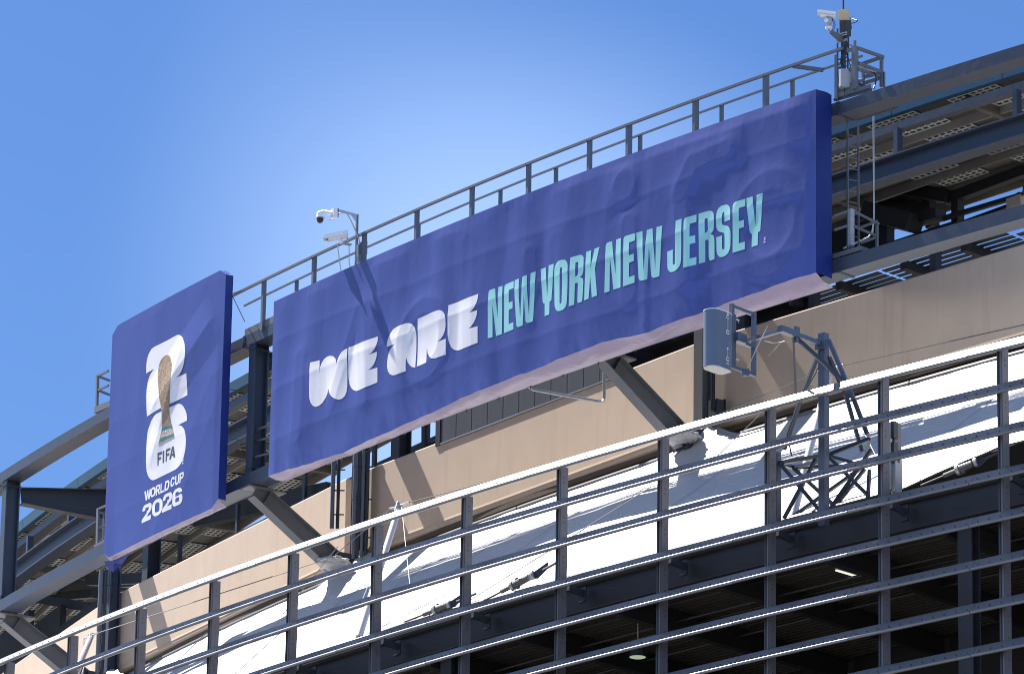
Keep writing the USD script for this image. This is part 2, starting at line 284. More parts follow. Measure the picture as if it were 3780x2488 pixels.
NYNJ = [('N', [(219.1588, 48.006), (219.1487, 48.892), (219.156, 49.29), (219.1627, 49.33), (219.1755, 49.348), (219.1945, 49.352), (219.262, 49.345), (219.313, 48.466), (219.3127, 49.346), (219.3845, 49.343), (219.3921, 47.99), (219.2947, 47.991), (219.2227, 48.942), (219.2369, 47.994)], []), ('E', [(219.4284, 47.993), (219.4192, 49.28), (219.4259, 49.318), (219.442, 49.342), (219.4712, 49.347), (219.5856, 49.349), (219.5865, 49.148), (219.5026, 49.146), (219.5039, 48.796), (219.5704, 48.795), (219.5724, 48.598), (219.5061, 48.593), (219.5079, 48.196), (219.5905, 48.199), (219.5926, 47.996)], []), ('W', [(219.6018, 49.358), (219.6773, 49.359), (219.6803, 48.833), (219.707, 48.256), (219.7351, 49.371), (219.8101, 49.378), (219.8157, 48.921), (219.8478, 48.228), (219.8675, 49.394), (219.9467, 49.396), (219.9127, 48.035), (219.8497, 48.028), (219.8151, 48.045), (219.7973, 48.097), (219.7629, 48.897), (219.7521, 48.014), (219.6829, 48.007), (219.656, 48.03), (219.6439, 48.085), (219.6068, 48.878)], []), ('Y', [(220.0232, 49.412), (220.111, 49.412), (220.1391, 48.572), (220.1678, 49.423), (220.2585, 49.412), (220.2129, 48.423), (220.1824, 48.417), (220.1799, 48.062), (220.1028, 48.061), (220.0985, 48.411), (220.0744, 48.437), (220.0624, 48.505)], []), ('O', [(220.2628, 48.913), (220.2691, 49.231), (220.2818, 49.328), (220.3039, 49.39), (220.3373, 49.432), (220.3823, 49.434), (220.4387, 49.405), (220.4671, 49.369), (220.4877, 49.305), (220.4986, 49.203), (220.4975, 48.788), (220.4874, 48.248), (220.4771, 48.141), (220.4554, 48.069), (220.4165, 48.036), (220.3491, 48.045), (220.3174, 48.077), (220.2921, 48.139), (220.2754, 48.244), (220.271, 48.36)], [[(220.3677, 49.17), (220.3751, 49.223), (220.3896, 49.236), (220.4045, 49.205), (220.4072, 49.146), (220.4049, 48.751), (220.3976, 48.283), (220.3901, 48.239), (220.3767, 48.234), (220.3642, 48.251), (220.3604, 48.306), (220.3598, 48.778)]]), ('R', [(220.519, 48.071), (220.535, 49.404), (220.6788, 49.393), (220.7122, 49.374), (220.7346, 49.341), (220.7483, 49.286), (220.7524, 49.179), (220.7509, 48.935), (220.7417, 48.847), (220.7221, 48.799), (220.6891, 48.77), (220.7226, 48.738), (220.7417, 48.696), (220.7488, 48.636), (220.7454, 48.356), (220.7331, 48.078), (220.6778, 48.073), (220.6588, 48.098), (220.6548, 48.185), (220.6627, 48.594), (220.6591, 48.63), (220.6457, 48.647), (220.6157, 48.645), (220.6036, 48.069)], [[(220.6213, 49.213), (220.6468, 49.214), (220.6614, 49.198), (220.6662, 49.157), (220.6636, 48.913), (220.6552, 48.853), (220.6387, 48.834), (220.6187, 48.835)]]), ('K', [(220.7662, 48.084), (220.7894, 49.406), (220.8722, 49.407), (220.8682, 48.883), (220.9271, 49.411), (221.0072, 49.413), (220.9399, 48.843), (220.978, 48.094), (220.8948, 48.091), (220.863, 48.698), (220.841, 48.092)], []), ('N', [(221.094, 48.096), (221.1076, 49.385), (221.1172, 49.432), (221.1319, 49.451), (221.1566, 49.451), (221.2059, 49.448), (221.2697, 48.488), (221.271, 49.45), (221.3532, 49.442), (221.3517, 48.09), (221.2366, 48.099), (221.1803, 49.021), (221.174, 48.094)], []), ('E', [(221.3931, 48.09), (221.394, 49.379), (221.3998, 49.422), (221.4143, 49.447), (221.4448, 49.45), (221.5774, 49.436), (221.5761, 49.235), (221.4838, 49.234), (221.4846, 48.882), (221.5599, 48.883), (221.561, 48.687), (221.487, 48.681), (221.4856, 48.288), (221.5753, 48.289), (221.5752, 48.087)], []), ('W', [(221.5919, 49.438), (221.6851, 49.429), (221.714, 48.274), (221.7514, 49.418), (221.8403, 49.41), (221.8855, 48.255), (221.9026, 49.401), (221.9922, 49.391), (221.9496, 48.042), (221.8686, 48.044), (221.8385, 48.077), (221.8239, 48.145), (221.7899, 48.935), (221.7668, 48.063), (221.6766, 48.075), (221.6463, 48.114), (221.6338, 48.185)], []), ('J', [(222.0705, 48.632), (222.164, 48.63), (222.1644, 48.256), (222.1704, 48.219), (222.1846, 48.202), (222.1999, 48.214), (222.2019, 48.297), (222.2017, 48.927), (222.2093, 49.38), (222.3012, 49.376), (222.2985, 48.868), (222.2961, 48.282), (222.2882, 48.182), (222.2709, 48.108), (222.2359, 48.045), (222.1948, 48.024), (222.1476, 48.025), (222.112, 48.061), (222.0857, 48.135), (222.0746, 48.236)], []), ('E', [(222.331, 48.031), (222.3345, 49.288), (222.3413, 49.332), (222.3576, 49.365), (222.3893, 49.37), (222.5155, 49.367), (222.515, 49.167), (222.424, 49.166), (222.4182, 48.827), (222.4976, 48.821), (222.4994, 48.615), (222.4213, 48.616), (222.4203, 48.229), (222.5159, 48.224), (222.5143, 48.016)], []), ('R', [(222.5491, 48.02), (222.5458, 49.373), (222.6921, 49.364), (222.7269, 49.342), (222.7536, 49.295), (222.7688, 49.222), (222.7726, 49.105), (222.7719, 48.917), (222.763, 48.818), (222.7436, 48.756), (222.7137, 48.722), (222.7461, 48.69), (222.767, 48.638), (222.7753, 48.539), (222.7768, 48.016), (222.7192, 48.009), (222.6984, 48.036), (222.6912, 48.109), (222.6888, 48.549), (222.6817, 48.591), (222.6655, 48.6), (222.6389, 48.596), (222.6395, 48.014)], [[(222.6359, 49.178), (222.6637, 49.182), (222.6777, 49.159), (222.6813, 49.119), (222.6809, 48.867), (222.6741, 48.819), (222.6591, 48.801), (222.6336, 48.796)]]), ('S', [(222.804, 48.584), (222.8912, 48.573), (222.8909, 48.261), (222.8968, 48.205), (222.9083, 48.182), (222.9231, 48.185), (222.931, 48.226), (222.9327, 48.486), (222.9278, 48.593), (222.9129, 48.64), (222.8841, 48.667), (222.8496, 48.703), (222.823, 48.761), (222.8067, 48.844), (222.8029, 48.982), (222.8058, 49.189), (222.8159, 49.288), (222.8387, 49.347), (222.8823, 49.384), (222.9512, 49.373), (222.9833, 49.339), (223.0063, 49.276), (223.0202, 49.184), (223.0228, 49.057), (223.0208, 48.917), (222.9316, 48.918), (222.93, 49.114), (222.9264, 49.168), (222.9149, 49.196), (222.9001, 49.178), (222.8945, 49.115), (222.8879, 48.972), (222.8916, 48.886), (222.9066, 48.846), (222.9411, 48.813), (222.9812, 48.774), (223.0076, 48.712), (223.0237, 48.619), (223.0285, 48.512), (223.0246, 48.223), (223.0146, 48.125), (222.9885, 48.051), (222.943, 48.001), (222.8858, 47.997), (222.8491, 48.032), (222.8225, 48.104), (222.8084, 48.206)], []), ('E', [(223.0581, 48.005), (223.0588, 49.265), (223.0644, 49.31), (223.0792, 49.341), (223.1054, 49.352), (223.2416, 49.346), (223.2408, 49.15), (223.1512, 49.151), (223.1485, 48.798), (223.2222, 48.795), (223.2225, 48.603), (223.1489, 48.602), (223.1485, 48.207), (223.2368, 48.2), (223.2371, 47.997)], []), ('Y', [(223.2563, 49.354), (223.3489, 49.345), (223.3805, 48.509), (223.4108, 49.343), (223.5017, 49.339), (223.4547, 48.35), (223.4233, 48.348), (223.4204, 47.998), (223.3318, 47.999), (223.3312, 48.356), (223.3109, 48.378), (223.2939, 48.478)], [])]
TM_BIG = [[(223.5111, 47.99), (223.511, 48.058), (223.5177, 48.058), (223.5177, 48.027), (223.5389, 48.027), (223.5389, 48.008), (223.5177, 48.009), (223.5178, 47.99)], [(223.511, 48.073), (223.5389, 48.075), (223.5389, 48.089), (223.521, 48.087), (223.5299, 48.107), (223.521, 48.122), (223.5388, 48.126), (223.5388, 48.143), (223.5109, 48.143), (223.5109, 48.128), (223.5243, 48.108), (223.5109, 48.089)]]
EM2 = [(212.0701, 51.438), (212.0678, 51.567), (212.07, 51.713), (212.0811, 51.854), (212.1082, 51.973), (212.1517, 52.061), (212.1894, 52.11), (212.2485, 52.128), (212.3249, 52.126), (212.5606, 52.122), (212.793, 52.131), (212.8347, 52.116), (212.8857, 52.057), (212.9375, 51.968), (212.9856, 51.828), (213.0225, 51.678), (213.0462, 51.474), (213.046, 51.307), (213.0309, 51.15), (213.002, 51.023), (212.9627, 50.912), (212.9158, 50.838), (212.8564, 50.793), (212.9628, 50.793), (213.0735, 50.793), (213.0876, 50.468), (213.0989, 50.121), (212.6206, 50.102), (212.1329, 50.087), (212.1174, 50.418), (212.1056, 50.741), (212.1059, 50.951), (212.118, 51.112), (212.1401, 51.224), (212.1713, 51.32), (212.2119, 51.384), (212.2693, 51.45), (212.176, 51.443)]
EM6 = [(212.2028, 49.755), (212.172, 49.653), (212.1548, 49.496), (212.1503, 49.311), (212.1514, 49.059), (212.1534, 48.724), (212.1604, 48.552), (212.1824, 48.393), (212.2156, 48.252), (212.2613, 48.141), (212.3109, 48.065), (212.3574, 48.029), (212.4247, 48.021), (212.6657, 48.026), (212.8953, 48.031), (212.9437, 48.049), (212.9991, 48.098), (213.0501, 48.185), (213.0825, 48.299), (213.1073, 48.449), (213.1184, 48.628), (213.1159, 48.774), (213.0963, 48.951), (213.0681, 49.093), (213.033, 49.187), (212.9902, 49.262), (212.9482, 49.309), (212.8981, 49.348), (213.004, 49.35), (213.1175, 49.348), (213.1105, 49.481), (213.0911, 49.597), (213.0587, 49.71), (213.0147, 49.831), (212.963, 49.93), (212.9041, 49.991), (212.8545, 50.007), (212.7065, 50.001), (212.5158, 49.986), (212.3899, 49.993), (212.3233, 49.966), (212.2548, 49.883)]
CUP = [(212.4172, 51.591), (212.4575, 51.649), (212.5068, 51.684), (212.5738, 51.678), (212.6429, 51.597), (212.697, 51.451), (212.7385, 51.277), (212.7509, 51.08), (212.7449, 50.833), (212.7305, 50.592), (212.7158, 50.246), (212.698, 50.007), (212.6965, 49.779), (212.7319, 49.528), (212.7528, 49.435), (212.8205, 49.029), (212.4619, 49.002), (212.5313, 49.469), (212.5379, 49.694), (212.5323, 49.882), (212.5116, 50.125), (212.4698, 50.403), (212.4259, 50.745), (212.3808, 51.068), (212.3712, 51.327), (212.386, 51.506)]
CUP_BANDS = [('green_band', [(212.5359, 49.483), (212.751, 49.44), (212.7709, 49.324), (212.5227, 49.366)], 'ink_green'), ('sand_band', [(212.5227, 49.366), (212.7709, 49.324), (212.8038, 49.154), (212.4913, 49.192)], 'ink_sand'), ('green_band', [(212.4913, 49.192), (212.8038, 49.154), (212.818, 49.062), (212.4731, 49.072)], 'ink_green'), ('base_band', [(212.4731, 49.072), (212.818, 49.062), (212.8224, 49.022), (212.4619, 49.002)], 'ink_sand')]
SMALL_TEXT = [('F', [(212.4432, 48.791), (212.5437, 48.779), (212.5451, 48.4), (212.4449, 48.403)], 'ink_dark'), ('I', [(212.5569, 48.783), (212.5953, 48.778), (212.5995, 48.412), (212.5647, 48.413)], 'ink_dark'), ('F', [(212.6333, 48.782), (212.7342, 48.778), (212.7352, 48.408), (212.6359, 48.415)], 'ink_dark'), ('A', [(212.7342, 48.778), (212.8493, 48.773), (212.8628, 48.419), (212.7182, 48.425)], 'ink_dark'), ('W', [(212.1409, 47.819), (212.3021, 47.805), (212.3059, 47.518), (212.1658, 47.513)], 'ink_white'), ('O', [(212.2882, 47.819), (212.4227, 47.815), (212.4281, 47.528), (212.2973, 47.523)], 'ink_white'), ('R', [(212.4276, 47.818), (212.5276, 47.82), (212.5317, 47.517), (212.4319, 47.511)], 'ink_white'), ('L', [(212.5395, 47.813), (212.6225, 47.81), (212.6263, 47.516), (212.5418, 47.515)], 'ink_white'), ('D', [(212.647, 47.82), (212.751, 47.815), (212.7464, 47.522), (212.6362, 47.516)], 'ink_white'), ('C', [(212.7783, 47.834), (212.8795, 47.845), (212.8794, 47.566), (212.782, 47.542)], 'ink_white'), ('U', [(212.8881, 47.829), (212.9888, 47.836), (212.9875, 47.543), (212.8933, 47.537)], 'ink_white'), ('P', [(212.9982, 47.845), (213.1001, 47.845), (213.092, 47.562), (212.9988, 47.542)], 'ink_white'), ('2', [(212.1149, 47.404), (212.3434, 47.392), (212.3254, 46.885), (212.1022, 46.889)], 'ink_white'), ('0', [(212.3431, 47.402), (212.6052, 47.39), (212.6137, 46.886), (212.3586, 46.896)], 'ink_white'), ('2', [(212.6174, 47.424), (212.8314, 47.42), (212.822, 46.9), (212.6, 46.902)], 'ink_white'), ('6', [(212.8344, 47.428), (213.075, 47.422), (213.0864, 46.908), (212.8378, 46.922)], 'ink_white')]
CUP_TEXT = [((212.5548, 49.298), (212.7376, 49.278)), ((212.5312, 49.194), (212.7804, 49.168))]
TM_SMALL = (213.0664, 48.065)
MC_WIRES = [((221.26, 1.4, 38.686), (223.9478, 1.3, 40.253)), ((217.4183, 1.5, 38.799), (218.2209, 1.5, 39.503)), ((224.6493, 1.4, 40.426), (225.3655, 1.3, 41.309)), ((217.956, 2, 40.199), (218.6329, 2.5, 41.788)), ((216.0712, 1.5, 39.497), (216.8721, 1.5, 40.215))]


FRAMES = [201.0, 207.55, 214.12, 220.69, 227.26]                  # angles of the main steel frames

# ================================================================ steel ring frame
ST = Thing('steel_ring_frame', 'slate blue steel ring of beams, columns and braces carrying the banners', 'steel frame', W((217, 7, 40)))
def ring_beam(name, d0, d1, z0, z1, cuts, material='steel'):
    for a, b in zip(cuts[:-1], cuts[1:]):
        g = 0.012
        p = ST.part(name, MB().rbox(d0, d1, z0, z1, a + g, b - g), material)
        for t in (a + g, b - g):
            ST.part('end_plate', MB().rbox(d0 - 0.02, d1 + 0.02, z0 - 0.02, z1 + 0.015, t - 0.008, t + 0.008), material, parent=p)
CUT = [196, 207.3, 213.95, 220.5, 224.32, 234]
ring_beam('upper_ring_beam', 6.95, 7.5, 51.12, 51.45, CUT)
ring_beam('lower_ring_beam', 6.95, 7.5, 46.93, 47.29, CUT)
def i_ring(d0, d1, z0, z1, tf, tw, t0, t1):
    c = (d0 + d1) / 2
    return MB().ring([(d0, z0), (d0, z0 + tf), (c - tw, z0 + tf), (c - tw, z1 - tf), (d0, z1 - tf), (d0, z1), (d1, z1), (d1, z1 - tf), (c + tw, z1 - tf), (c + tw, z0 + tf), (d1, z0 + tf), (d1, z0)], t0, t1)
for a, b in zip([193, 201, 207.55, 214.12, 220.69], [201, 207.55, 214.12, 220.69, 234]):
    ST.part('inner_ring_beam', i_ring(11.05, 11.5, 51.05, 51.66, 0.045, 0.02, a + 0.02, b - 0.02), 'steel')
for t in FRAMES:
    iw, al, uz = basis(t)
    # main column between the two rings
    c = MB()
    for o in (0.03, 0.45): c.box(W((t, 6.97 + o, 49.2)), (iw, al, uz), (0.02, 0.16, 1.92))
    c.box(W((t, 7.21, 49.2)), (iw, al, uz), (0.19, 0.014, 1.92))
    c.box(W((t, 7.21, 50.95)), (iw, al, uz), (0.26, 0.19, 0.012)); c.box(W((t, 7.21, 47.42)), (iw, al, uz), (0.26, 0.19, 0.012))
    ST.part('column', c, 'steel')
    # tapered outrigger beams, upper and lower
    ST.part('outrigger_beam', MB().ibar(W((t, 7.5, 50.95)), W((t, 10.9, 51.42)), 0.34, 0.5, 1.1, 0.035, 0.02), 'steel_dark')
    # raking brace down to the foot of the wall
    b = MB().ibar(W((t, 7.35, 47.06)), W((t, 10.15, 45.40)), 0.36, 0.52, 0.60, 0.03, 0.02)
    p = ST.part('brace', b, 'brace')
    s = MB()
    for k in (0.12,):
        q = W((t, 7.35 + 2.8 * k, 47.06 - 1.66 * k))
        d = W((t, 10.15, 45.40)) - W((t, 7.35, 47.06)); d /= np.linalg.norm(d); n_ = np.cross(al, d); n_ = n_ if n_[2] < 0 else -n_
        s.box(q + n_ * 0.27, (d, al, n_), (0.012, 0.165, 0.23))
    ST.part('stiffener', s, 'brace', parent=p)
    ST.part('base_plate', MB().box(W((t, 10.2, 45.15)), (iw, al, uz), (0.3, 0.28, 0.32)), 'steel_dark')
    ST.part('gusset_plate', MB().box(W((t, 7.5, 46.88)), (iw, al, uz), (0.62, 0.24, 0.025)), 'brace')
    # inner column behind the wall
    c = MB()
    for o in (-0.2, 0.2): c.box(W((t + 0.22, 11.75 + o, 47.5)), (iw, al, uz), (0.02, 0.2, 4.4))
    c.box(W((t + 0.22, 11.75, 47.5)), (iw, al, uz), (0.18, 0.015, 4.4))
    ST.part('inner_column', c, 'steel_dark')
    c = MB()
    for o in (-0.16, 0.16): c.box(W((t - 0.02, 10.75 + o, 46.1)), (iw, al, uz), (0.02, 0.17, 2.9))
    c.box(W((t - 0.02, 10.75, 46.1)), (iw, al, uz), (0.14, 0.015, 2.9))
    ST.part('inner_column', c, 'brace' if t > 220 else 'steel')

# ================================================================ canopy roof with gratings behind the ring
CR = Thing('canopy_roof', 'flat stadium canopy with teal edge and rows of white gratings in its underside', 'roof', W((215, 12, 52)))
ROWS = [(11.80, 0.48), (12.62, 0.56), (13.46, 0.56), (14.32, 0.56), (15.2, 0.58), (16.07, 0.66), (17.0, 0.70)]
CR.part('soffit', MB().rbox(11.62, 17.95, 53.16, 53.42, 192, 234, 0.5), 'soffit')
fj = [192, 198, 201.0, 203.2, 205.4, 207.6, 209.8, 212, 214.2, 216.4, 218.6, 220.8, 223.37, 225.0, 227.2, 234]
for a, b in zip(fj[:-1], fj[1:]):
    CR.part('fascia_panel', MB().ring([(11.45, 52.95), (11.42, 53.27), (11.56, 53.29), (11.56, 53.27), (11.452, 53.255), (11.475, 52.955), (11.6, 52.95), (11.6, 52.935)], a + 0.006, b - 0.006), 'teal')
for a, b in zip(FRAMES[:-1], FRAMES[1:]):
    CR.part('edge_beam', MB().rbox(11.62, 11.84, 52.56, 52.80, a + 0.01, b - 0.01), 'steel')
CR.part('edge_beam', MB().rbox(11.62, 11.84, 52.56, 52.80, 192, 200.99), 'steel'); CR.part('edge_beam', MB().rbox(11.62, 11.84, 52.56, 52.80, 227.27, 234), 'steel')
for t in (200.1, 201.75, 203.4, 205.05, 206.7, 208.3, 209.9, 211.6, 213.2, 214.9, 216.6, 218.3, 220.0, 221.7, 223.42, 225.17, 226.9):
    iw, al, uz = basis(t)
    CR.part('hanger_post', MB().box(W((t, 11.55, 52.11)), (iw, al, uz), (0.1, 0.07, 0.45)), 'steel')
for r, (d, w) in enumerate(ROWS):
    dn = ROWS[r + 1][0] if r + 1 < len(ROWS) else 17.95
    CR.part('soffit_fin', MB().rbox(d + w + 0.06, d + w + 0.10, 52.90, 53.16, 192, 234, 0.5), 'fin')
for t in FRAMES + [204.27, 210.83, 217.4, 223.97]:
    iw, al, uz = basis(t)
    CR.part('rib', MB().box(W((t + 0.3, 15.0, 53.0)), (iw, al, uz), (2.9, 0.09, 0.15)), 'soffit')
for r, (d, w) in enumerate(ROWS):
    for k in range(-22, 6):
        t0 = 222.79 + 1.22 * k + 0.10 * r
        lo, hi = ((197, 212) if d > 13 else (200, 212))
        if not (lo < t0 < hi or 221 < t0 < 229): continue
        L = 0.70
        cell = MB().rbox(d, d + w, 53.13, 53.156, t0, t0 + L, 1)
        p = CR.part('grating', cell, 'grate_dark')
        g = MB(); nr = 3 if w < 0.6 else 4
        for i in range(nr + 1):
            dd = d + w * i / nr; g.rbox(dd - 0.017, dd + 0.017, 53.10, 53.128, t0, t0 + L, 1)
        for j in range(8):
            tt = t0 + L * j / 7
            for i in range(nr):
                g.rbox(d + w * i / nr + 0.017, d + w * (i + 1) / nr - 0.017, 53.102, 53.126, tt - 0.007, tt + 0.007, 1)
        CR.part('grid_bars', g, 'grate', parent=p)

# ================================================================ inner frames, stand edge and dark inner walls seen under the canopy
IN = Thing('inner_stand', 'dark steel inner stand behind the tan wall, seen under the canopy', 'stand', W((215, 15, 44)))
for a, b, z in ((196, 201.5, 51.4), (201.5, 203.0, 50.7), (203.0, 204.7, 49.95)):
    IN.part('inner_wall', MB().rbox(13.0, 13.2, 46, z, a, b), 'inner')
IN.part('inner_wall', MB().rbox(13.6, 13.9, 44, 48.9, 202.6, 210.2), 'inner')
IN.part('inner_wall', MB().rbox(15.5, 15.8, 51.15, 52.3, 218.6, 221.6), 'inner')
IN.part('inner_wall', MB().rbox(15.5, 15.8, 50.9, 51.45, 221.6, 222.75), 'inner')
IN.part('back_rail', MB().rbox(12.2, 12.28, 48.78, 48.88, 206, 215.9), 'steel_dark')
IN.part('back_rail', MB().rbox(12.2, 12.24, 48.48, 48.54, 206, 215.9), 'steel_dark')
for t in (208.2, 209.9, 211.7, 213.4, 214.6):
    iw, al, uz = basis(t); IN.part('back_rail_post', MB().box(W((t, 12.24, 48.9)), (iw, al, uz), (0.05, 0.07, 0.9)), 'steel_dark')
# slatted deck at the right, sky between the planks
for k in range(13):
    d = 12.1 + 0.27 * k
    for a, b in ((219.0, 222.9), (222.92, 224.8), (224.82, 229.5)):
        if RNG.random() < 0.10: continue
        IN.part('deck_plank', MB().rbox(d, d + 0.165 + 0.05 * RNG.random(), 49.05, 49.062 + 0.012 * RNG.random(), a + 0.02, b - 0.02, 0.5), 'inner')
for t in (220.2, 221.6, 222.35, 223.35, 224.25, 225.3):
    iw, al, uz = basis(t); IN.part('deck_joist', MB().box(W((t, 13.9, 48.93)), (iw, al, uz), (2.0, 0.10, 0.12)), 'inner')
for t in (222.1, 223.95, 225.6):
    iw, al, uz = basis(t); IN.part('deck_post', MB().box(W((t, 11.6, 48.5)), (iw, al, uz), (0.11, 0.11, 0.62)), 'steel_dark')
# steel window frame and press box under the canopy edge at the right
IN.part('frame_beam', MB().bar(W((221.4413, 16.3, 53.33)), W((222.3118, 16.3, 52.555)), 0.3, 0.36), 'inner')
IN.part('frame_beam', MB().bar(W((222.2108, 16.4, 52.557)), W((223.5496, 16.4, 52.667)), 0.22, 0.3), 'inner')
IN.part('frame_post', MB().bar(W((222.3944, 16.4, 52.534)), W((222.3897, 16.4, 51.656)), 0.26, 0.24), 'inner')
IN.part('frame_post', MB().bar(W((221.8222, 16.6, 52.936)), W((221.897, 16.6, 51.986)), 0.3, 0.26), 'inner')
IN.part('frame_beam', MB().bar(W((220.938, 16.6, 53.161)), W((221.8394, 16.6, 52.493)), 0.3, 0.45), 'inner')
IN.part('frame_beam', MB().bar(W((222.5353, 15.5, 51.608)), W((223.89, 15.5, 51.566)), 0.12, 0.12), 'inner')
IN.part('frame_beam', MB().bar(W((222.6881, 15.8, 51.456)), W((223.7743, 15.8, 51.55)), 0.1, 0.09), 'inner')
IN.part('frame_beam', MB().bar(W((221.88, 15.5, 51.858)), W((222.4896, 15.5, 51.753)), 0.4, 0.28), 'inner')
IN.part('frame_beam', MB().bar(W((221.4377, 15.2, 52.35)), W((222.1952, 15.2, 51.584)), 0.6, 0.5), 'inner')
IN.part('glazing', MB().bar(W((219.932, 19.0, 54.624)), W((220.4398, 19.0, 54.285)), 0.1, 0.42), 'sky_glass')
IN.part('glazing_frame', MB().bar(W((220.2671, 18.9, 54.594)), W((220.2915, 18.9, 54.155)), 0.1, 0.12), 'steel_dark')
IN.part('corner_panel', MB().bar(W((220.4736, 18.9, 54.409)), W((220.4723, 18.9, 54.071)), 0.3, 0.3), 'white_paint')
IN.part('lower_chord', MB().bar(W((199.558, 13.5, 53.193)), W((203.7265, 13.5, 50.224)), 0.25, 0.3), 'inner')
IN.part('frame_beam', MB().bar(W((200.1301, 15.0, 53.222)), W((201.8397, 15.0, 52.304)), 0.25, 0.3), 'guard')
IN.part('frame_beam', MB().bar(W((199.3236, 15.0, 53.375)), W((201.8554, 15.0, 52.022)), 0.25, 0.34), 'steel_dark')
IN.part('frame_beam', MB().bar(W((202.2473, 14.5, 52.148)), W((204.6559, 14.5, 50.803)), 0.25, 0.34), 'steel_dark')
IN.part('frame_beam', MB().bar(W((203.4153, 14.8, 51.375)), W((204.2554, 14.8, 50.909)), 0.25, 0.22), 'guard')
IN.part('frame_beam', MB().bar(W((194.6297, 16.5, 56.098)), W((199.618, 16.5, 53.139)), 0.25, 0.36), 'soffit')
IN.part('wire_loop', MB().tube([W((223.9912, 15, 51.556)), W((223.9745, 15, 51.365)), W((223.9033, 15, 51.205)), W((223.8268, 15, 51.249)), W((223.8387, 15, 51.382)), W((223.9158, 15, 51.419)), W((223.9895, 15, 51.317))], .025, 6), 'black', smooth=True)
IN.part('concrete_block', MB().bar(W((223.7381, 15.2, 51.191)), W((223.9582, 15.2, 51.208)), 0.5, 0.28), 'concrete')
IN.part('frame_post', MB().bar(W((214.041, 13.0, 50.101)), W((214.053, 13.0, 49.378)), 0.16, 0.16), 'steel_dark')
IN.part('gutter', MB().bar(W((213.1707, 12.6, 49.096)), W((214.5854, 12.6, 49.148)), 0.14, 0.12), 'steel_dark')
IN.part('cross_girder', MB().bar(W((208.3958, 12.6, 50.25)), W((212.0705, 12.6, 49.001)), 0.3, 0.5), 'inner')
IN.part('cross_girder', MB().rbox(12.3, 12.6, 48.1, 49.35, 217.7, 221.7), 'inner')


# ================================================================ tan precast wall, soffit, pipe
WL = Thing('precast_wall', 'long tan precast concrete parapet wall behind the white membrane', 'wall', W((217, 11, 45)))
WALL = [(190.0, 200.85), (201.0, 207.2), (207.45, 213.62), (213.93, 220.45), (220.66, 227.3), (227.5, 234)]
for a, b in WALL:
    # each panel is flat: a chord between two frames
    ia, ib = W((a, 10.98, 0)), W((b, 10.98, 0)); d = ib - ia; L = np.linalg.norm(d); d /= L; n_ = np.array([-d[1], d[0], 0]); n_ = n_ if np.dot(n_[:2], np.array([CX, CY]) - ia[:2]) > 0 else -n_
    prof = Polygon([(0, 45.72), (0.03, 45.66), (0.1, 45.64), (0.22, 45.64), (0.22, 48.16), (0.2, 48.19), (0.03, 48.19), (0, 48.16)])
    WL.part('wall_panel', MB().prism(prof, lambda x, y, t_, ia=ia, d=d, n_=n_: np.array([ia[0], ia[1], EYE + y]) + n_ * x + d * t_, L), 'concrete' if b < 220.5 else 'concrete_shaded')
    WL.part('drip_band', MB().prism(Polygon([(-0.012, 45.80), (0.0, 45.80), (0.0, 45.86), (-0.006, 45.86)]), lambda x, y, t_, ia=ia, d=d, n_=n_: np.array([ia[0], ia[1], EYE + y]) + n_ * x + d * t_, L), 'concrete')
WL.part('underside', MB().rbox(11.2, 12.3, 45.50, 45.66, 190, 234), 'concrete_soffit_shaded')
WL.part('set_back_wall', MB().rbox(12.3, 12.5, 37.0, 45.66, 190, 234), 'inner')
PIPE = [190, 204.5, 207.6, 210.8, 214.1, 217.4, 220.6, 223.9, 227.2, 234]
for a, b in zip(PIPE[:-1], PIPE[1:]):
    WL.part('keeper_pipe', MB().sweep_tube(10.75, 45.15, 0.075, a + 0.01, b - 0.01, 8), 'brace')

# charcoal cladding band over the wall, half hidden by the big banner
CB = Thing('cladding_band', 'charcoal ribbed cladding panels on top of the tan wall under the long banner', 'cladding', W((217, 11, 48)))
wa, wb = W((213.93, 10.98, 0)), W((220.45, 10.98, 0)); wd = (wb - wa) / np.linalg.norm(wb - wa); wn = np.array([-wd[1], wd[0], 0]); wn = wn if np.dot(wn[:2], np.array([CX, CY]) - wa[:2]) > 0 else -wn
def on_wall(t):
    """where the ray at angle t from the centre meets the flat face of the wall panel"""
    r = W((t, 0, 0)) - np.array([CX, CY, EYE]); A = np.array([[wd[0], -r[0]], [wd[1], -r[1]]]); k = np.linalg.solve(A, np.array([CX, CY]) - wa[:2]); return wa + wd * k[0]
def clad(name, t0, t1, off, thick, z0, z1, material):
    p, q = on_wall(t0), on_wall(t1); c = (p + q) / 2 + wn * (off + thick / 2); c[2] = EYE + (z0 + z1) / 2
    CB.part(name, MB().box(c, (wd, wn, (0, 0, 1)), (np.linalg.norm(q - p) / 2, thick / 2, (z1 - z0) / 2)), material)
cl = [215.585 + 0.3095 * k for k in range(12)]
for a, b in zip(cl[:-1], cl[1:]):
    clad('panel', a + 0.006, b - 0.006, -0.012, 0.05, 48.11, 50.2, 'clad')
clad('end_trim', 215.49, 215.58, -0.03, 0.25, 48.08, 50.2, 'steel_dark')
clad('base_flashing', 215.49, 218.99, -0.022, 0.03, 48.075, 48.115, 'steel_dark')
clad('flashing_lip', 215.49, 218.99, -0.027, 0.006, 48.085, 48.125, 'galv')
clad('backing', 215.6, 218.98, 0.045, 0.15, 48.2, 50.2, 'steel_dark')

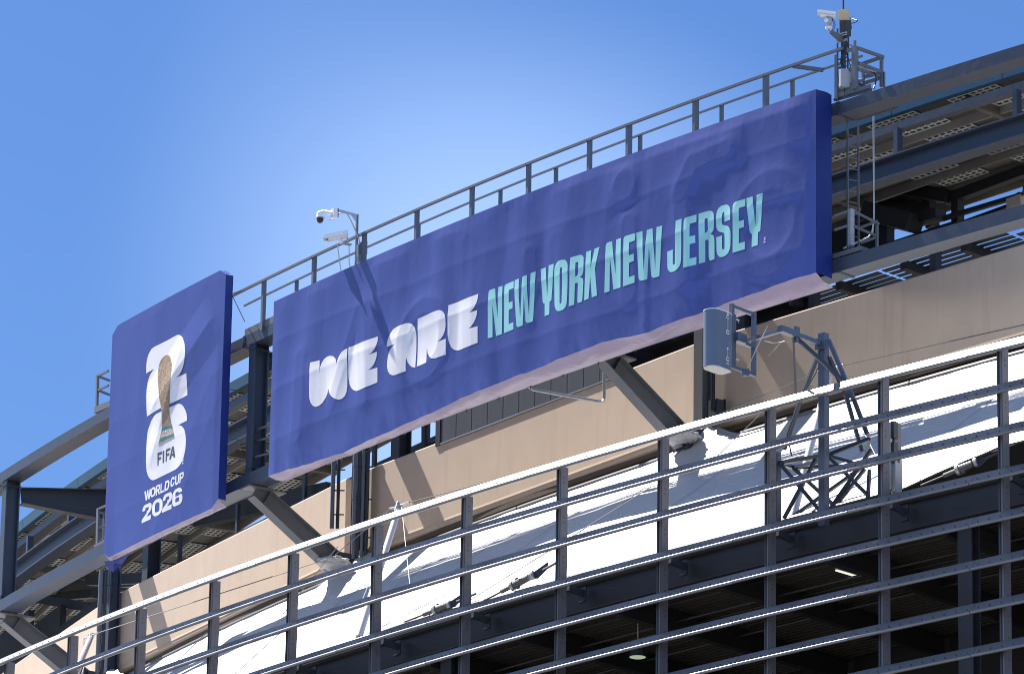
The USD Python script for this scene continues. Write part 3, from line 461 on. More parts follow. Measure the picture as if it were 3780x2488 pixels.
# ================================================================ white tensile membrane, bay by bay
TOP_DR, TOP_Z, BOT_DR, BOT_Z = 10.72, 45.12, 1.55, 38.62
def membrane_point(t, v, tc):
    """v = 0 at the top pipe, 1 at the lower edge; tc: the two frame angles of the bay"""
    u = (t - tc[0]) / (tc[1] - tc[0])
    dr = TOP_DR + (BOT_DR - TOP_DR) * v
    z = TOP_Z + (BOT_Z - TOP_Z) * v - 0.42 * np.sin(np.pi * v) * (0.5 + 0.5 * np.sin(np.pi * np.clip(u, 0, 1)))
    du = np.minimum(np.abs(t - tc[0]), np.abs(t - tc[1]))
    cone = np.exp(-(du / 0.42) ** 2) * np.exp(-(v / 0.13) ** 2)
    z = z + 0.55 * cone
    z = z + np.clip((v - 0.55) / 0.45, 0, 1) ** 2 * 0.5 * np.clip((t - 227.1) / 1.1, 0, 1)
    # the lower edge is drawn up between its clamps
    edge = np.clip((v - 0.55) / 0.45, 0, 1) ** 2
    z = z + edge * 0.10 * (np.abs(u - 0.5) * 2) ** 1.5
    P = np.stack([t * 2.5, dr, z], -1)
    fine = meshkit.fbm(P * np.array([1.2, 1.2, 0.0]) + 3.1, 3) - 0.5
    z = z + 0.05 * fine + (meshkit.fbm(P * np.array([9, 5, 0.0]) + 8.7, 3) - 0.5) * 0.5 * cone
    return t, dr, z
for i, (a, b) in enumerate([(201.0, 207.55), (207.55, 214.12), (214.12, 220.69), (220.69, 227.26), (227.26, 233.83)]):
    nm = ['far left white tensile canopy bay, mostly hidden beyond the lower left corner', 'white tensile canopy bay under the small banner at lower left', 'white tensile canopy bay under the left half of the long banner',
          'white tensile canopy bay behind the antenna lattice at right', 'white tensile canopy bay running out of the picture at far right'][i]
    mid = 0.5 * (a + b)
    F = Thing('fabric_canopy', nm, 'fabric canopy', W((mid, 6, 41)), 'white tensile canopy bays')
    tt, vv = np.meshgrid(np.linspace(a + 0.012, b - 0.012, 110), np.linspace(0, 1, 70))
    t_, d_, z_ = membrane_point(tt, vv, (a, b))
    F.part('membrane', MB().grid(WA(t_, d_, z_)), 'fabric', smooth=True)
    e = MB(); et = np.linspace(a + 0.02, b - 0.02, 40); q = membrane_point(et, np.full(40, 1.0), (a, b))
    e.tube([W((x, y - 0.02, z - 0.02)) for x, y, z in zip(*q)], 0.035, 6)
    F.part('edge_cable', e, 'cable')
    e = MB()
    q = membrane_point(et, np.full(40, 0.965), (a, b)); q2 = membrane_point(et, np.full(40, 0.985), (a, b))
    F.part('edge_hem', MB().grid(np.stack([np.stack([W((x, y, z + 0.012)) for x, y, z in zip(*q)]), np.stack([W((x, y, z + 0.012)) for x, y, z in zip(*q2)])])), 'fabric', smooth=True)
    for us in (0.2, 0.4, 0.6, 0.8):      # welded seams of the cloth
        tv = np.linspace(0.03, 0.97, 40); rows = []
        for o in (-0.012, 0.012):
            q = membrane_point(np.full(40, a + (b - a) * us + o), tv, (a, b)); rows.append(np.stack([W((x, y, z + 0.010)) for x, y, z in zip(*q)]))
        F.part('seam', MB().grid(np.stack(rows)), 'fabric', smooth=True)
    # the white wrapping gathered round the brace foot
    if i in (2, 3):
        fr = a; g = MB()
        s = trimesh.creation.icosphere(subdivisions=4, radius=1.0); v = s.vertices.copy()
        nn = meshkit.fbm(v * 3.3 + 5 * i, 4) - 0.5; v = v * (1 + 0.7 * nn[:, None])
        iw, al, uz = basis(fr)
        P = W((fr + 0.08, 9.75, 45.12)) + v[:, :1] * iw * 0.46 + v[:, 1:2] * al * 0.5 + v[:, 2:] * uz * 0.17
        g.add(P, s.faces); F.part('wrapping', g, 'fabric', smooth=True)

# struts, stays and clamps of the membrane
def cable(owner, name, p, q, r=0.012, sag=0.0, material='cable'):
    p, q = np.asarray(p), np.asarray(q); pts = [p + (q - p) * s - np.array([0, 0, 4 * sag * s * (1 - s)]) for s in np.linspace(0, 1, 9)]
    owner.part(name, MB().tube(pts, r, 5), material)
STRUTS = [((212.3786, 4.5, 43.082), (213.7486, 2.2, 40.85), 'at lower left beside the second mullion'), ((218.6197, 4.5, 43.297), (219.3483, 1.9, 38.883), 'under the middle of the long banner'), ((225.1137, 4.5, 43.352), (225.5556, 1.9, 38.78), 'behind the antenna lattice')]
for i, (h, f, where) in enumerate(STRUTS):
    S_ = Thing('canopy_strut', f'pale grey leaning canopy strut {where}', 'strut', W(f), 'canopy struts')
    H, Fo = W(h), W(f); d = (H - Fo) / np.linalg.norm(H - Fo)
    S_.part('pole', MB().tube([Fo, Fo + (H - Fo) * 0.05, H - d * 0.25], [0.085, 0.10, 0.085], 12), 'post' if i == 0 else 'grey_plastic', smooth=40)
    iw, al, uz = basis(h[0])
    hd = MB(); hd.box(H - d * 0.08, (d, al, np.cross(d, al)), (0.2, 0.012, 0.11)); hd.box(H, (al, iw, uz), (0.13, 0.03, 0.07)); hd.tube([H - al * 0.12, H + al * 0.12], 0.035, 8); hd.tube([H - iw * 0.1 + uz * .02, H + iw * 0.1 + uz * .02], 0.03, 8)
    S_.part('head', hd, 'galv')
    for sg in (-1, 1):
        e = H + al * sg * 0.42 + uz * 0.03
        S_.part('turnbuckle', MB().tube([H + al * sg * 0.1, H + al * sg * 0.2, e], [0.05, 0.03, 0.022], 8), 'galv')
    fr = [t for t in FRAMES if t > h[0]][0]; fl = [t for t in FRAMES if t < h[0]][-1]
    cable(S_, 'stay_cable', H + al * 0.42, W((fr - 0.15, 9.7, 45.3)), 0.014)
    cable(S_, 'stay_cable', H - al * 0.42, W((fl + 0.15, 9.7, 45.3)), 0.014)
    cable(S_, 'stay_rope', H - d * 0.15, W((h[0] + 0.35, 2.2, 39.0)), 0.010, 0.0, 'cable_white')
    cable(S_, 'stay_rope', H + al * 0.1, W((fr - 0.5, 2.0, 38.9)), 0.010, 0.05, 'cable_white')
CL = [((221.9384, 1.45, 38.794), (222.3201, 1.6, 39.037), 'long grey', 'between the fifth and sixth mullions, under the long banner'), ((220.7772, 1.45, 38.764), (221.0483, 1.6, 38.879), 'short dark', 'left of the fifth mullion, under the long banner'), ((227.6884, 1.45, 38.782), (227.9643, 1.6, 38.961), 'grey', 'at the membrane corner by the right edge')]
for p, q, lk, where in CL:
    C_ = Thing('edge_clamp', f'{lk} steel cable clamp {where}', 'cable clamp', W(p), 'membrane edge clamps')
    P, Q = W(p), W(q); d = Q - P; L = np.linalg.norm(d); d /= L; n_ = np.cross(d, (0, 0, 1)); n_ /= np.linalg.norm(n_); u_ = np.cross(n_, d)
    C_.part('rod', MB().tube([P - d * 0.95, P], 0.026, 8), 'bolt'); C_.part('sleeve', MB().tube([P - d * 0.35, P - d * 0.02], 0.055, 10), 'brace')
    C_.part('body', MB().tube([P, P + d * L * 0.55], [0.10, 0.085], 12).tube([P + d * L * .18 - u_ * .13, P + d * L * .18 + u_ * .13], 0.05, 10), 'brace')
    C_.part('collar', MB().tube([P + d * L * 0.62, P + d * L * 0.72], 0.11, 12).tube([P - d * .02, P + d * .06], 0.125, 12), 'galv')
    C_.part('corner_plate', MB().prism(Polygon([(L * .6, -.06), (L * .8, -.14), (L * 1.15, -.02), (L * 1.2, .14), (L * .95, .10), (L * .6, .05)]), lambda x, y, t_: P + d * x + u_ * y + n_ * (t_ - .015), 0.03), 'steel_dark')
    C_.part('edge_cable_end', MB().tube([P + d * L, P + d * (L + .6) + u_ * .02], 0.035, 8), 'cable')
MC = Thing('membrane_cables', 'thin dark bracing wires stretched across the white membrane in front of its mullions', 'wires', W((219, 1.3, 39)))
for a, b in MC_WIRES: cable(MC, 'wire', W(a), W(b), 0.011)

# ================================================================ louver screen in front
LS = Thing('louver_screen', 'screen of long pale grey louver blades with round noses on grey mullions, across the foreground', 'louver screen', W((220, 0, 30)))
Z1 = 40.832
JO = [209.0, 210.36, 211.72, 213.08] + [214.44 + 1.3822 * k for k in range(12)]
for k in range(10):
    z = Z1 - k
    for a, b in zip(JO[:-1], JO[1:]):
        if k > 2 and b < 215 + (k - 3) * 1.3: continue
        segs = [(a, b)]
        for s0, s1 in segs:
            g = 0.0035
            blade = MB().ring([(0.02, z + 0.012), (0.20, z + 0.262), (0.235, z + 0.262), (0.235, z + 0.250), (0.212, z + 0.250), (0.03, z - 0.004)], s0 + g, s1 - g, 0.28)
            pt = LS.part('louver', blade, 'rail')
            LS.part('nosing', MB().sweep_tube(0.0, z, 0.042, s0 + g, s1 - g, 10, 0.28), 'rail', parent=pt, smooth=50)
            bl = MB(); nb = max(1, int(round((s1 - s0) / 0.1256)))
            for i in range(nb):
                t = s0 + (i + 0.5) * (s1 - s0) / nb; iw, al, uz = basis(t); n_ = -iw * 0.81 + uz * 0.584; w_ = iw * 0.584 + uz * 0.81
                bl.box(W((t, 0.085, z + 0.102)) + n_ * 0.018, (al, w_, n_), (0.010, 0.010, 0.012))
            LS.part('bolt_heads', bl, 'bolt', parent=pt, kind='stuff')
for i in range(-3, 13):
    t = 214.955 + 1.3585 * i; iw, al, uz = basis(t)
    zb, zt = 30.6, Z1 + 0.13; zc, hz = (zb + zt) / 2, (zt - zb) / 2
    c = MB()
    c.box(W((t, 0.365, zc)) + al * 0.055, (iw, al, uz), (0.115, 0.012, hz))          # web seen from the right
    c.box(W((t, 0.255, zc)) + al * 0.0, (iw, al, uz), (0.010, 0.066, hz))           # outer flange
    c.box(W((t, 0.475, zc)) + al * 0.0, (iw, al, uz), (0.010, 0.066, hz))
    pt = LS.part('mullion', c, 'post')
    LS.part('cover_strip', MB().box(W((t, 0.232, zc)) - al * 0.042, (iw, al, uz), (0.012, 0.024, hz)), 'steel_dark', parent=pt)
    LS.part('cover_strip', MB().box(W((t, 0.230, zc)) + al * 0.04, (iw, al, uz), (0.012, 0.014, hz)), 'post', parent=pt)
    bl = MB()
    for k in range(10):
        for o in (0.42, 0.55, 0.93):
            bl.box(W((t, 0.36, Z1 - k - o + 0.28)) + al * 0.068, (iw, al, uz), (0.014, 0.006, 0.014))
    LS.part('bolt_holes', bl, 'bolt', parent=pt, kind='stuff')

# ================================================================ concourse behind the screen
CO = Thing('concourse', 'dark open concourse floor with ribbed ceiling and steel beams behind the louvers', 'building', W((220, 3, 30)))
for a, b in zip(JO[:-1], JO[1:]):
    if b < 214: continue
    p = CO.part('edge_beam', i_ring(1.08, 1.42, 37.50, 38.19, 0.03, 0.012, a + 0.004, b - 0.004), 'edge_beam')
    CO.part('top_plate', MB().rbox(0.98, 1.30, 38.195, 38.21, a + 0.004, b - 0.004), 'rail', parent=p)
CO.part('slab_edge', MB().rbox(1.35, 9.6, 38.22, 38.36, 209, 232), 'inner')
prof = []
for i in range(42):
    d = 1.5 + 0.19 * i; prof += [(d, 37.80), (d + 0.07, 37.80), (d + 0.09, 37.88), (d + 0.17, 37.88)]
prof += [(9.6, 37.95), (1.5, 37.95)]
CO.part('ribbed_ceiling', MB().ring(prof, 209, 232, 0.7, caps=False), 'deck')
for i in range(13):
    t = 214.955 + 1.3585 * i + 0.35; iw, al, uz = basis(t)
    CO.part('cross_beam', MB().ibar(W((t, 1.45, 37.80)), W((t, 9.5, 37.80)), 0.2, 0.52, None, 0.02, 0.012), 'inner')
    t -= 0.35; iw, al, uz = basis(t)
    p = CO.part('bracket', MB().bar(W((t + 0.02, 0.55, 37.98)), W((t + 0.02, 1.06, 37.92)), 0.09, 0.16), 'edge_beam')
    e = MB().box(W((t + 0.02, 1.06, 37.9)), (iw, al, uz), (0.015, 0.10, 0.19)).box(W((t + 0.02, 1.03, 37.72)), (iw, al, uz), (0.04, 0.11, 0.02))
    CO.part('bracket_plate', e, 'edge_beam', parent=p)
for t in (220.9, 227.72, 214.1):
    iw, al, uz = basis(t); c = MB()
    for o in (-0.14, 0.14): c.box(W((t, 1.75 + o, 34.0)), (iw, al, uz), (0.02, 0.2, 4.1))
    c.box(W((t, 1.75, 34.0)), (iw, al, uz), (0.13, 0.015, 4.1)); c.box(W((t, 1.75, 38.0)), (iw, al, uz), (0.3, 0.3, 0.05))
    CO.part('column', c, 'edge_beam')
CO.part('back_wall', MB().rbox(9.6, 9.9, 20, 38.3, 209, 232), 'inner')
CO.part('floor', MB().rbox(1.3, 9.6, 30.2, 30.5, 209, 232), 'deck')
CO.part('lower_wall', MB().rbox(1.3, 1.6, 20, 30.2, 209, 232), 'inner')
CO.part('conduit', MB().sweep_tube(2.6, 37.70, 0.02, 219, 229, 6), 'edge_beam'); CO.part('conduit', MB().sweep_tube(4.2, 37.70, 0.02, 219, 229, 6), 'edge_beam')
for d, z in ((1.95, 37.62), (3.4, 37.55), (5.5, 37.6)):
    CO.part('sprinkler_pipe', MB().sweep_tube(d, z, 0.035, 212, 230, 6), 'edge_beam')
# lamps
lp = (223.1307, 2.9, 36.71); Pl = W(lp)
LA = Thing('high_bay_lamp', 'round glowing high bay lamp hanging under the dark concourse ceiling', 'lamp', Pl)
LA.part('shade', MB().lathe(Pl, [(0.06, 0.42), (0.15, 0.40), (0.185, 0.12), (0.215, 0.0), (0.20, 0.0), (0.17, 0.1)], 24), 'edge_beam', smooth=40)
LA.part('lens', MB().lathe(Pl, [(0.001, 0.035), (0.1, 0.03), (0.197, 0.005)], 24), 'lamp_soft')
LA.part('stem', MB().tube([Pl + (0, 0, .42), (Pl[0], Pl[1], 37.78 + EYE)], 0.02, 8), 'grey_plastic')
p0, p1 = W((225.7141, 3.0, 37.673)), None
iw, al, uz = basis((225.7141, 3.0, 37.673)[0])
p1 = p0 + iw * 0.72 + al * 0.03
TL_ = Thing('tube_light', 'short lit fluorescent strip light under the dark ceiling at lower right', 'lamp', p0)
TL_.part('tube', MB().bar(p0, p1, 0.05, 0.03), 'lamp'); TL_.part('housing', MB().bar(p0 + (0, 0, .04), p1 + (0, 0, .04), 0.09, 0.04), 'grey_plastic')
TL_.part('ballast_box', MB().bar(p0 + (0, 0, .2), p0 + iw * 0.3 + (0, 0, .2), 0.1, 0.08), 'edge_beam')

# ================================================================ banners
BDR = 6.35
def make_banner(th0, th1, ztop, zbot, bumps, seed, wav):
    def disp(th, z):
        s = np.radians(th - th0) * (RF - BDR); h = z - 46.5; L = math.radians(th1 - th0) * (RF - BDR)
        P = np.stack([s * 0.75, h * 0.22, np.full_like(s, seed)], -1)
        d = wav * (meshkit.fbm(P, 2, seed) - 0.5) * 0.085
        d = d + wav * 0.012 * np.abs(((s / 1.63 + 0.12 * np.sin(h)) % 1.0) - 0.5) * 2
        d = d + wav * 0.016 * np.abs(((s / 3.9 + 0.37) % 1.0) - 0.5) * 2
        for zc, am in ((49.05, 0.013), (47.55, 0.010), (50.45, 0.009)):
            d = d + wav * am * np.exp(-np.abs(z - zc - 0.03 * np.sin(s * 0.7)) / 0.22)
        d = d + 0.034 * wav * np.exp(-((z - zbot) / 0.5) ** 2) * (meshkit.fbm(np.stack([s * 2.6 + h * 1.6, h * 0.8, np.full_like(s, seed + 9.5)], -1), 3) - 0.5) * 2
        d = d + 0.010 * wav * np.exp(-((z - ztop) / 0.4) ** 2) * (meshkit.fbm(np.stack([s * 5, h * 0.5, np.full_like(s, seed + 4.5)], -1), 2) - 0.5) * 2
        hump = np.zeros_like(s)
        for kind, prm, am, soft in bumps:
            if kind == 'cap':      # raised ridge along a line (s, h) - (s, h)
                (x0, y0), (x1, y1), r = prm; vx, vy = x1 - x0, y1 - y0
                q = np.clip(((s - x0) * vx + (h - y0) * vy) / (vx * vx + vy * vy), 0, 1)
                dist = np.hypot(s - x0 - q * vx, h - y0 - q * vy) - r
            elif kind == 'ring':
                (x0, y0), R_, r = prm; dist = np.abs(np.hypot(s - x0, (h - y0)) - R_) - r
            elif kind == 'disc':
                (x0, y0), r = prm; dist = np.hypot(s - x0, h - y0) - r
            else:                  # fold: a sharp crease along a line, falling off to one side
                (x0, y0), (x1, y1), wd = prm; vx, vy = x1 - x0, y1 - y0; Ln = math.hypot(vx, vy)
                sd = ((s - x0) * -vy + (h - y0) * vx) / Ln; al_ = ((s - x0) * vx + (h - y0) * vy) / Ln ** 2
                d = d + am * np.clip(1 - np.abs(sd) / wd, 0, 1) * np.clip(np.minimum(al_, 1 - al_) * 8 + 0.3, 0, 1); continue
            hump = np.maximum(hump, am * np.exp(-np.maximum(dist, 0) / soft))     # cloth stretched over a hidden letter: flat on it, falling away outside
        d = d + hump
        rim = np.minimum(np.minimum(ztop - z, 9), np.minimum(s, L - s))
        return d * np.clip(0.15 + rim / 0.35, 0, 1)
    return lambda th, z: WA(th, BDR - disp(th, z), z)

def surf_normal(fn, th, z):
    e = 1e-3; a = fn(th + 0.01, z) - fn(th - 0.01, z); b = fn(th, z + 0.02) - fn(th, z - 0.02)
    n = np.cross(a, b); return n / np.linalg.norm(n, axis=-1, keepdims=True)

def print_on(T, name, polys, fn, material, lift=0.004, label=None, cell=0.055, parent=None):
    """printed shapes: thin sheets that follow the banner's cloth; polygons in (angle, height)"""
    vs, fs, n = [], [], 0; K = math.radians(1) * (RF - BDR)
    for g in polys:
        g = affinity.scale(g, K, 1, origin=(0, 0)).buffer(0)
        x0, y0, x1, y1 = g.bounds
        for i in range(int((x1 - x0) / cell) + 1):
            col = g.intersection(sbox(x0 + i * cell, y0 - 1, x0 + (i + 1) * cell, y1 + 1))
            if col.is_empty: continue
            for j in range(int((y1 - y0) / cell) + 1):
                c = col.intersection(sbox(x0 - 1, y0 + j * cell, x1 + 1, y0 + (j + 1) * cell))
                for q in getattr(c, 'geoms', [c]):
                    if q.geom_type != 'Polygon' or q.area < 1e-7: continue
                    tv, tf = trimesh.creation.triangulate_polygon(q, engine='earcut'); vs.append(tv); fs.append(tf + n); n += len(tv)
    v2, f = np.vstack(vs), np.vstack(fs); th, z = v2[:, 0] / K, v2[:, 1]
    nn = surf_normal(fn, th, z); P = fn(th, z)
    out = np.stack([-(CX - P[:, 0]), -(CY - P[:, 1]), P[:, 2] * 0], -1); out /= np.linalg.norm(out, axis=1, keepdims=True)
    sg = np.sign((nn * out).sum(1, keepdims=True)); nn = nn * sg
    V = P + nn * lift
    fc = np.cross(V[f[:, 1]] - V[f[:, 0]], V[f[:, 2]] - V[f[:, 0]]); flip = (fc * nn[f[:, 0]]).sum(1) < 0
    f[flip] = f[flip][:, ::-1]
    return T.part(name, (V, f), material, label=label, normals=nn, parent=parent)

def banner_body(T, fn, th0, th1, ztop, zbot_fn, back_dr, zback, ns, nz, corner=0.0):
    th = np.linspace(th0, th1, ns); u = np.linspace(0, 1, nz)
    TH, U = np.meshgrid(th, u); zb = zbot_fn(TH); Z = zb + (ztop - zb) * U
    if corner:   # clipped corners of the stretched cloth
        e = np.minimum(TH - th0, th1 - TH) / corner
        lo, hi = zb + np.clip(1 - e, 0, 1) * corner * 1.6, ztop - np.clip(1 - e, 0, 1) * corner * 1.6
        Z = lo + (hi - lo) * U
    T.part('front', MB().grid(fn(TH, Z)), 'vinyl', smooth=True)
    zl, zh = Z[0], Z[-1]
    # top return
    k = 5; d = np.linspace(0, 1, k)
    top = np.stack([(1 - q) * fn(th, zh) + q * WA(th, back_dr, zh + 0.05 * math.sin(math.pi * q)) for q in d]); T.part('top_return', MB().grid(top), 'vinyl', smooth=True)
    # underside: runs back from the sagging front edge to the lacing line
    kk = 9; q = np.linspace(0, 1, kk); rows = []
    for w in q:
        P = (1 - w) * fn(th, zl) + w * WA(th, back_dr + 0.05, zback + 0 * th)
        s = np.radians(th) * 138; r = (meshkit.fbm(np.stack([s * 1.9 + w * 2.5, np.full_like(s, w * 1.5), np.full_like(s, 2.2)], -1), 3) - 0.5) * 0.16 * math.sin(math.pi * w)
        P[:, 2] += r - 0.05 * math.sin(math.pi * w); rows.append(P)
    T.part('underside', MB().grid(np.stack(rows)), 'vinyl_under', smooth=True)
    for t, i in ((th0, 0), (th1, -1)):
        zz = Z[:, i]; d = np.linspace(0, 1, 6)
        g = np.stack([(1 - w) * fn(np.full(nz, t), zz) + w * WA(np.full(nz, t), back_dr, zz + 0.03 * w * (meshkit.noise(np.stack([zz * 1.5, zz * 0 + w, zz * 0], -1)) - .5)) for w in d])
        T.part('side_return', MB().grid(g), 'vinyl_shaded', smooth=True)
    return zl

def hem_ties(T, th0, th1, n, dr, z):
    for i in range(n):
        t = th0 + (th1 - th0) * (i + 0.5) / n + RNG.normal() * 0.03; iw, al, uz = basis(t); P = W((t, dr, z))
        g = MB().tube([P - al * 0.09, P - al * 0.03 + uz * 0.03, P + al * 0.03 - uz * 0.01, P + al * 0.10 + uz * 0.02], 0.014, 5).tube([P, P + al * .03 - uz * (0.05 + 0.04 * RNG.random())], 0.01, 5)
        T.part('lacing_tie', g, 'black')

# long banner
TB0, TB1, TBT = BIG['left'], BIG['right'], BIG['top']
bx, bz = np.array(BIG['bottom']).T
zb_big = lambda th: np.interp(th, bx, bz) + 0.006 * np.sin(th * 19) + 0.010 * np.sin(th * 7.3 + 1)
fn_big = make_banner(TB0, TB1, TBT, 46.55, BUMPS_BIG, 3, 1.0)
B1 = Thing('long_banner', 'long blue banner reading WE ARE NEW YORK NEW JERSEY stretched along the steel ring', 'banner', W((219.5, BDR, 46.4)))
banner_body(B1, fn_big, TB0, TB1, TBT, zb_big, 6.93, 46.57, 460, 110)
for ch, pl in WEARE: print_on(B1, 'letter', [Polygon(pl).buffer(0)], fn_big, 'ink_white', label=f'white letter {ch}')
for ch, outer, holes in NYNJ: print_on(B1, 'letter', [Polygon(outer, holes).buffer(0)], fn_big, 'ink_teal', label=f'mint letter {ch}')
print_on(B1, 'trade_mark', [Polygon(p) for p in TM_BIG], fn_big, 'ink_white', cell=0.5)
hem_ties(B1, 215.3, 223.9, 15, 6.98, 46.56)

# small banner with emblem
S0, S1, ST_, SB = SMALL['left'], SMALL['right'], SMALL['top'], SMALL['bottom']
fn_small = make_banner(S0, S1, ST_, SB, BUMPS_SMALL, 11, 0.45)
B2 = Thing('emblem_banner', 'tall blue banner with a white emblem, a printed gold cup and WORLD CUP 2026', 'banner', W((212.9, BDR, 46.2)))
banner_body(B2, fn_small, S0, S1, ST_, lambda th: SB + 0 * th, 6.60, SB + 0.02, 120, 150, corner=0.13)
print_on(B2, 'emblem_upper_figure', [Polygon(EM2).buffer(0)], fn_small, 'ink_white', label='white figure 2 of the emblem')
print_on(B2, 'emblem_lower_figure', [Polygon(EM6).buffer(0)], fn_small, 'ink_white', label='white figure 6 of the emblem')
cup = print_on(B2, 'printed_cup', [Polygon(CUP).buffer(0)], fn_small, 'ink_gold', lift=0.007, label='printed gold cup')
for nm, pl, mt in CUP_BANDS: print_on(B2, nm, [Polygon(pl).buffer(0)], fn_small, mt, lift=0.0095, parent=cup)

def ring_(x0, y0, x1, y1, r):   # rounded rectangle
    return sbox(x0, y0, x1, y1).buffer(-r).buffer(r, 6)
def stroke(pts, w, cap=2): return LineString(pts).buffer(w / 2, 8, cap_style=cap, join_style=2, mitre_limit=3)
def glyph(c, w=0.26):
    """block capitals in a unit box"""
    B = sbox
    U = lambda *g: g[0] if len(g) == 1 else g[0].union(U(*g[1:]))
    if c == 'F': return U(B(0, 0, w, 1), B(0, 1 - w * .75, 1, 1), B(0, .42, .82, .42 + w * .72))
    if c == 'I': return B(0.05, 0, .95, 1)
    if c == 'A': return Polygon([(0, 0), (w, 0), (.36, .22), (.64, .22), (1 - w, 0), (1, 0), (.68, 1), (.32, 1)]).difference(Polygon([(.41, .40), (.59, .40), (.5, .78)]))
    if c == 'W': return Polygon([(0, 1), (.2, 1), (.29, .38), (.42, 1), (.58, 1), (.71, .38), (.8, 1), (1, 1), (.84, 0), (.62, 0), (.5, .58), (.38, 0), (.16, 0)])
    if c in 'O0': return ring_(0, 0, 1, 1, .42).difference(ring_(w * 1.1, w * .8, 1 - w * 1.1, 1 - w * .8, .15))
    if c == 'D': return U(ring_(0, 0, 1, 1, .4), B(0, 0, .4, 1)).difference(U(ring_(w * 1.1, w * .8, 1 - w * 1.1, 1 - w * .8, .14), B(w * 1.1, w * .8, .5, 1 - w * .8)))
    if c == 'R': return U(U(ring_(0, .40, 1, 1, .26), B(0, .40, .4, 1)).difference(B(w * 1.1, .58, .70, .83)), B(0, 0, w * 1.1, 1), Polygon([(.38, .45), (.72, .45), (1.02, 0), (.70, 0)]))
    if c == 'P': return U(U(ring_(0, .34, 1, 1, .3), B(0, .34, .4, 1)).difference(B(w * 1.1, .54, .70, .82)), B(0, 0, w * 1.1, 1))
    if c == 'L': return U(B(0, 0, w * 1.2, 1), B(0, 0, 1, w * .8))
    if c == 'C': return glyph('O').difference(B(.55, .36, 1.1, .64))
    if c == 'U': return U(ring_(0, 0, 1, .9, .36), B(0, .4, 1, 1)).difference(U(ring_(w * 1.1, w * .8, 1 - w * 1.1, .9, .14), B(w * 1.1, .4, 1 - w * 1.1, 1.1)))
    if c == '2': return U(Polygon([(0, 0), (1, 0), (1, .26), (.52, .26), (.92, .56), (.98, .72), (.7, .62), (.62, .55), (0, .2)]), ring_(0, .44, 1, 1, .27).difference(U(ring_(.3, .60, .69, .80, .08), B(-.1, .3, .5, .66))))
    if c == '6': return U(ring_(0, 0, 1, .66, .30), ring_(0, 0, 1, 1, .38).difference(B(.5, .1, 1.1, .66))).difference(U(ring_(.3, .2, .70, .46, .1), ring_(.3, .42, .66, .8, .12).intersection(B(.3, .55, .7, .8)), B(.62, .58, 1.1, .70)))
    if c == 'T': return U(B(.36, 0, .64, 1), B(0, .74, 1, 1))
    if c == 'M': return Polygon([(0, 0), (0, 1), (.26, 1), (.5, .5), (.74, 1), (1, 1), (1, 0), (.78, 0), (.78, .58), (.58, .15), (.42, .15), (.22, .58), (.22, 0)])
def quad(c, q):
    """glyph in the box with corners top left, top right, bottom right, bottom left"""
    q = np.array(q)
    def T(x, y): return (q[3] * (1 - x) + q[2] * x) * (1 - y) + (q[0] * (1 - x) + q[1] * x) * y
    g = glyph(c); out = []
    for p in getattr(g, 'geoms', [g]):
        out.append(Polygon([T(*xy) for xy in p.exterior.coords], [[T(*xy) for xy in i.coords] for i in p.interiors]).buffer(0))
    return out
for c, q, mt in SMALL_TEXT: print_on(B2, 'letter', quad(c, q), fn_small, mt, lift=0.007 if mt == 'ink_dark' else 0.004, cell=0.08, label=('dark' if mt == 'ink_dark' else 'white') + f' character {c}')
for k, line in enumerate(('FIFA', 'WORLDCUP')):
    (a0, z0), (a1, z1) = CUP_TEXT[k]; n = len(line); out = []
    for i, c in enumerate(line):
        u0, u1 = i / n + 0.02, (i + 0.82) / n; P = lambda u: (a0 + (a1 - a0) * u, z0 + (z1 - z0) * u); h = 0.085
        out += quad(c, [(P(u0)[0], P(u0)[1] + h), (P(u1)[0], P(u1)[1] + h), P(u1), P(u0)])
    print_on(B2, 'cup_lettering', out, fn_small, 'ink_white', lift=0.012, parent=cup, cell=0.5)
tm = []
(a0, z0) = TM_SMALL
for i, c in enumerate('TM'):
    tm += quad(c, [(a0 - deg(.05, 6), z0 + i * .1), (a0 - deg(.05, 6), z0 + i * .1 + .08), (a0 + deg(.03, 6), z0 + i * .1 + .08), (a0 + deg(.03, 6), z0 + i * .1)])
print_on(B2, 'trade_mark', tm, fn_small, 'ink_white', cell=0.5)

# ================================================================ walkway guard rails on the upper ring
HR = Thing('guard_railing', 'double steel guard railing of the walkway above the long banner', 'railing', W((219, 7.2, 51.45)))
RT = 52.86
fp = [214.36, 215.44, 216.46, 217.48, 218.5, 219.5, 220.53, 221.17, 222.22, 223.28]
spans = [213.45] + fp[1:] + [224.42]
for a, b in zip(spans[:-1], spans[1:]):
    HR.part('top_rail', MB().rbox(6.84, 6.90, RT - 0.07, RT, a + 0.004, b - 0.004), 'guard')
for i, t in enumerate(fp):
    iw, al, uz = basis(t); w = 0.055 if i < 7 else 0.075
    HR.part('post', MB().box(W((t, 6.95, 52.12)), (iw, al, uz), (w, 0.05, 0.76)), 'guard')
bp = [214.6, 215.95, 217.1, 218.63, 219.61, 221.02, 222.31, 223.38]
spb = [213.45] + bp[1:] + [224.42]
for a, b in zip(spb[:-1], spb[1:]):
    HR.part('rear_top_rail', MB().rbox(7.60, 7.64, RT - 0.05, RT, a + 0.004, b - 0.004), 'guard')
for t in bp:
    iw, al, uz = basis(t); HR.part('rear_post', MB().box(W((t, 7.68, 52.12)), (iw, al, uz), (0.042, 0.042, 0.74)), 'guard')
HR.part('kick_plate', MB().rbox(6.96, 6.975, 51.46, 51.66, 213.95, 224.1), 'guard'); HR.part('kick_plate', MB().rbox(7.66, 7.675, 51.46, 51.66, 213.95, 224.1), 'guard')
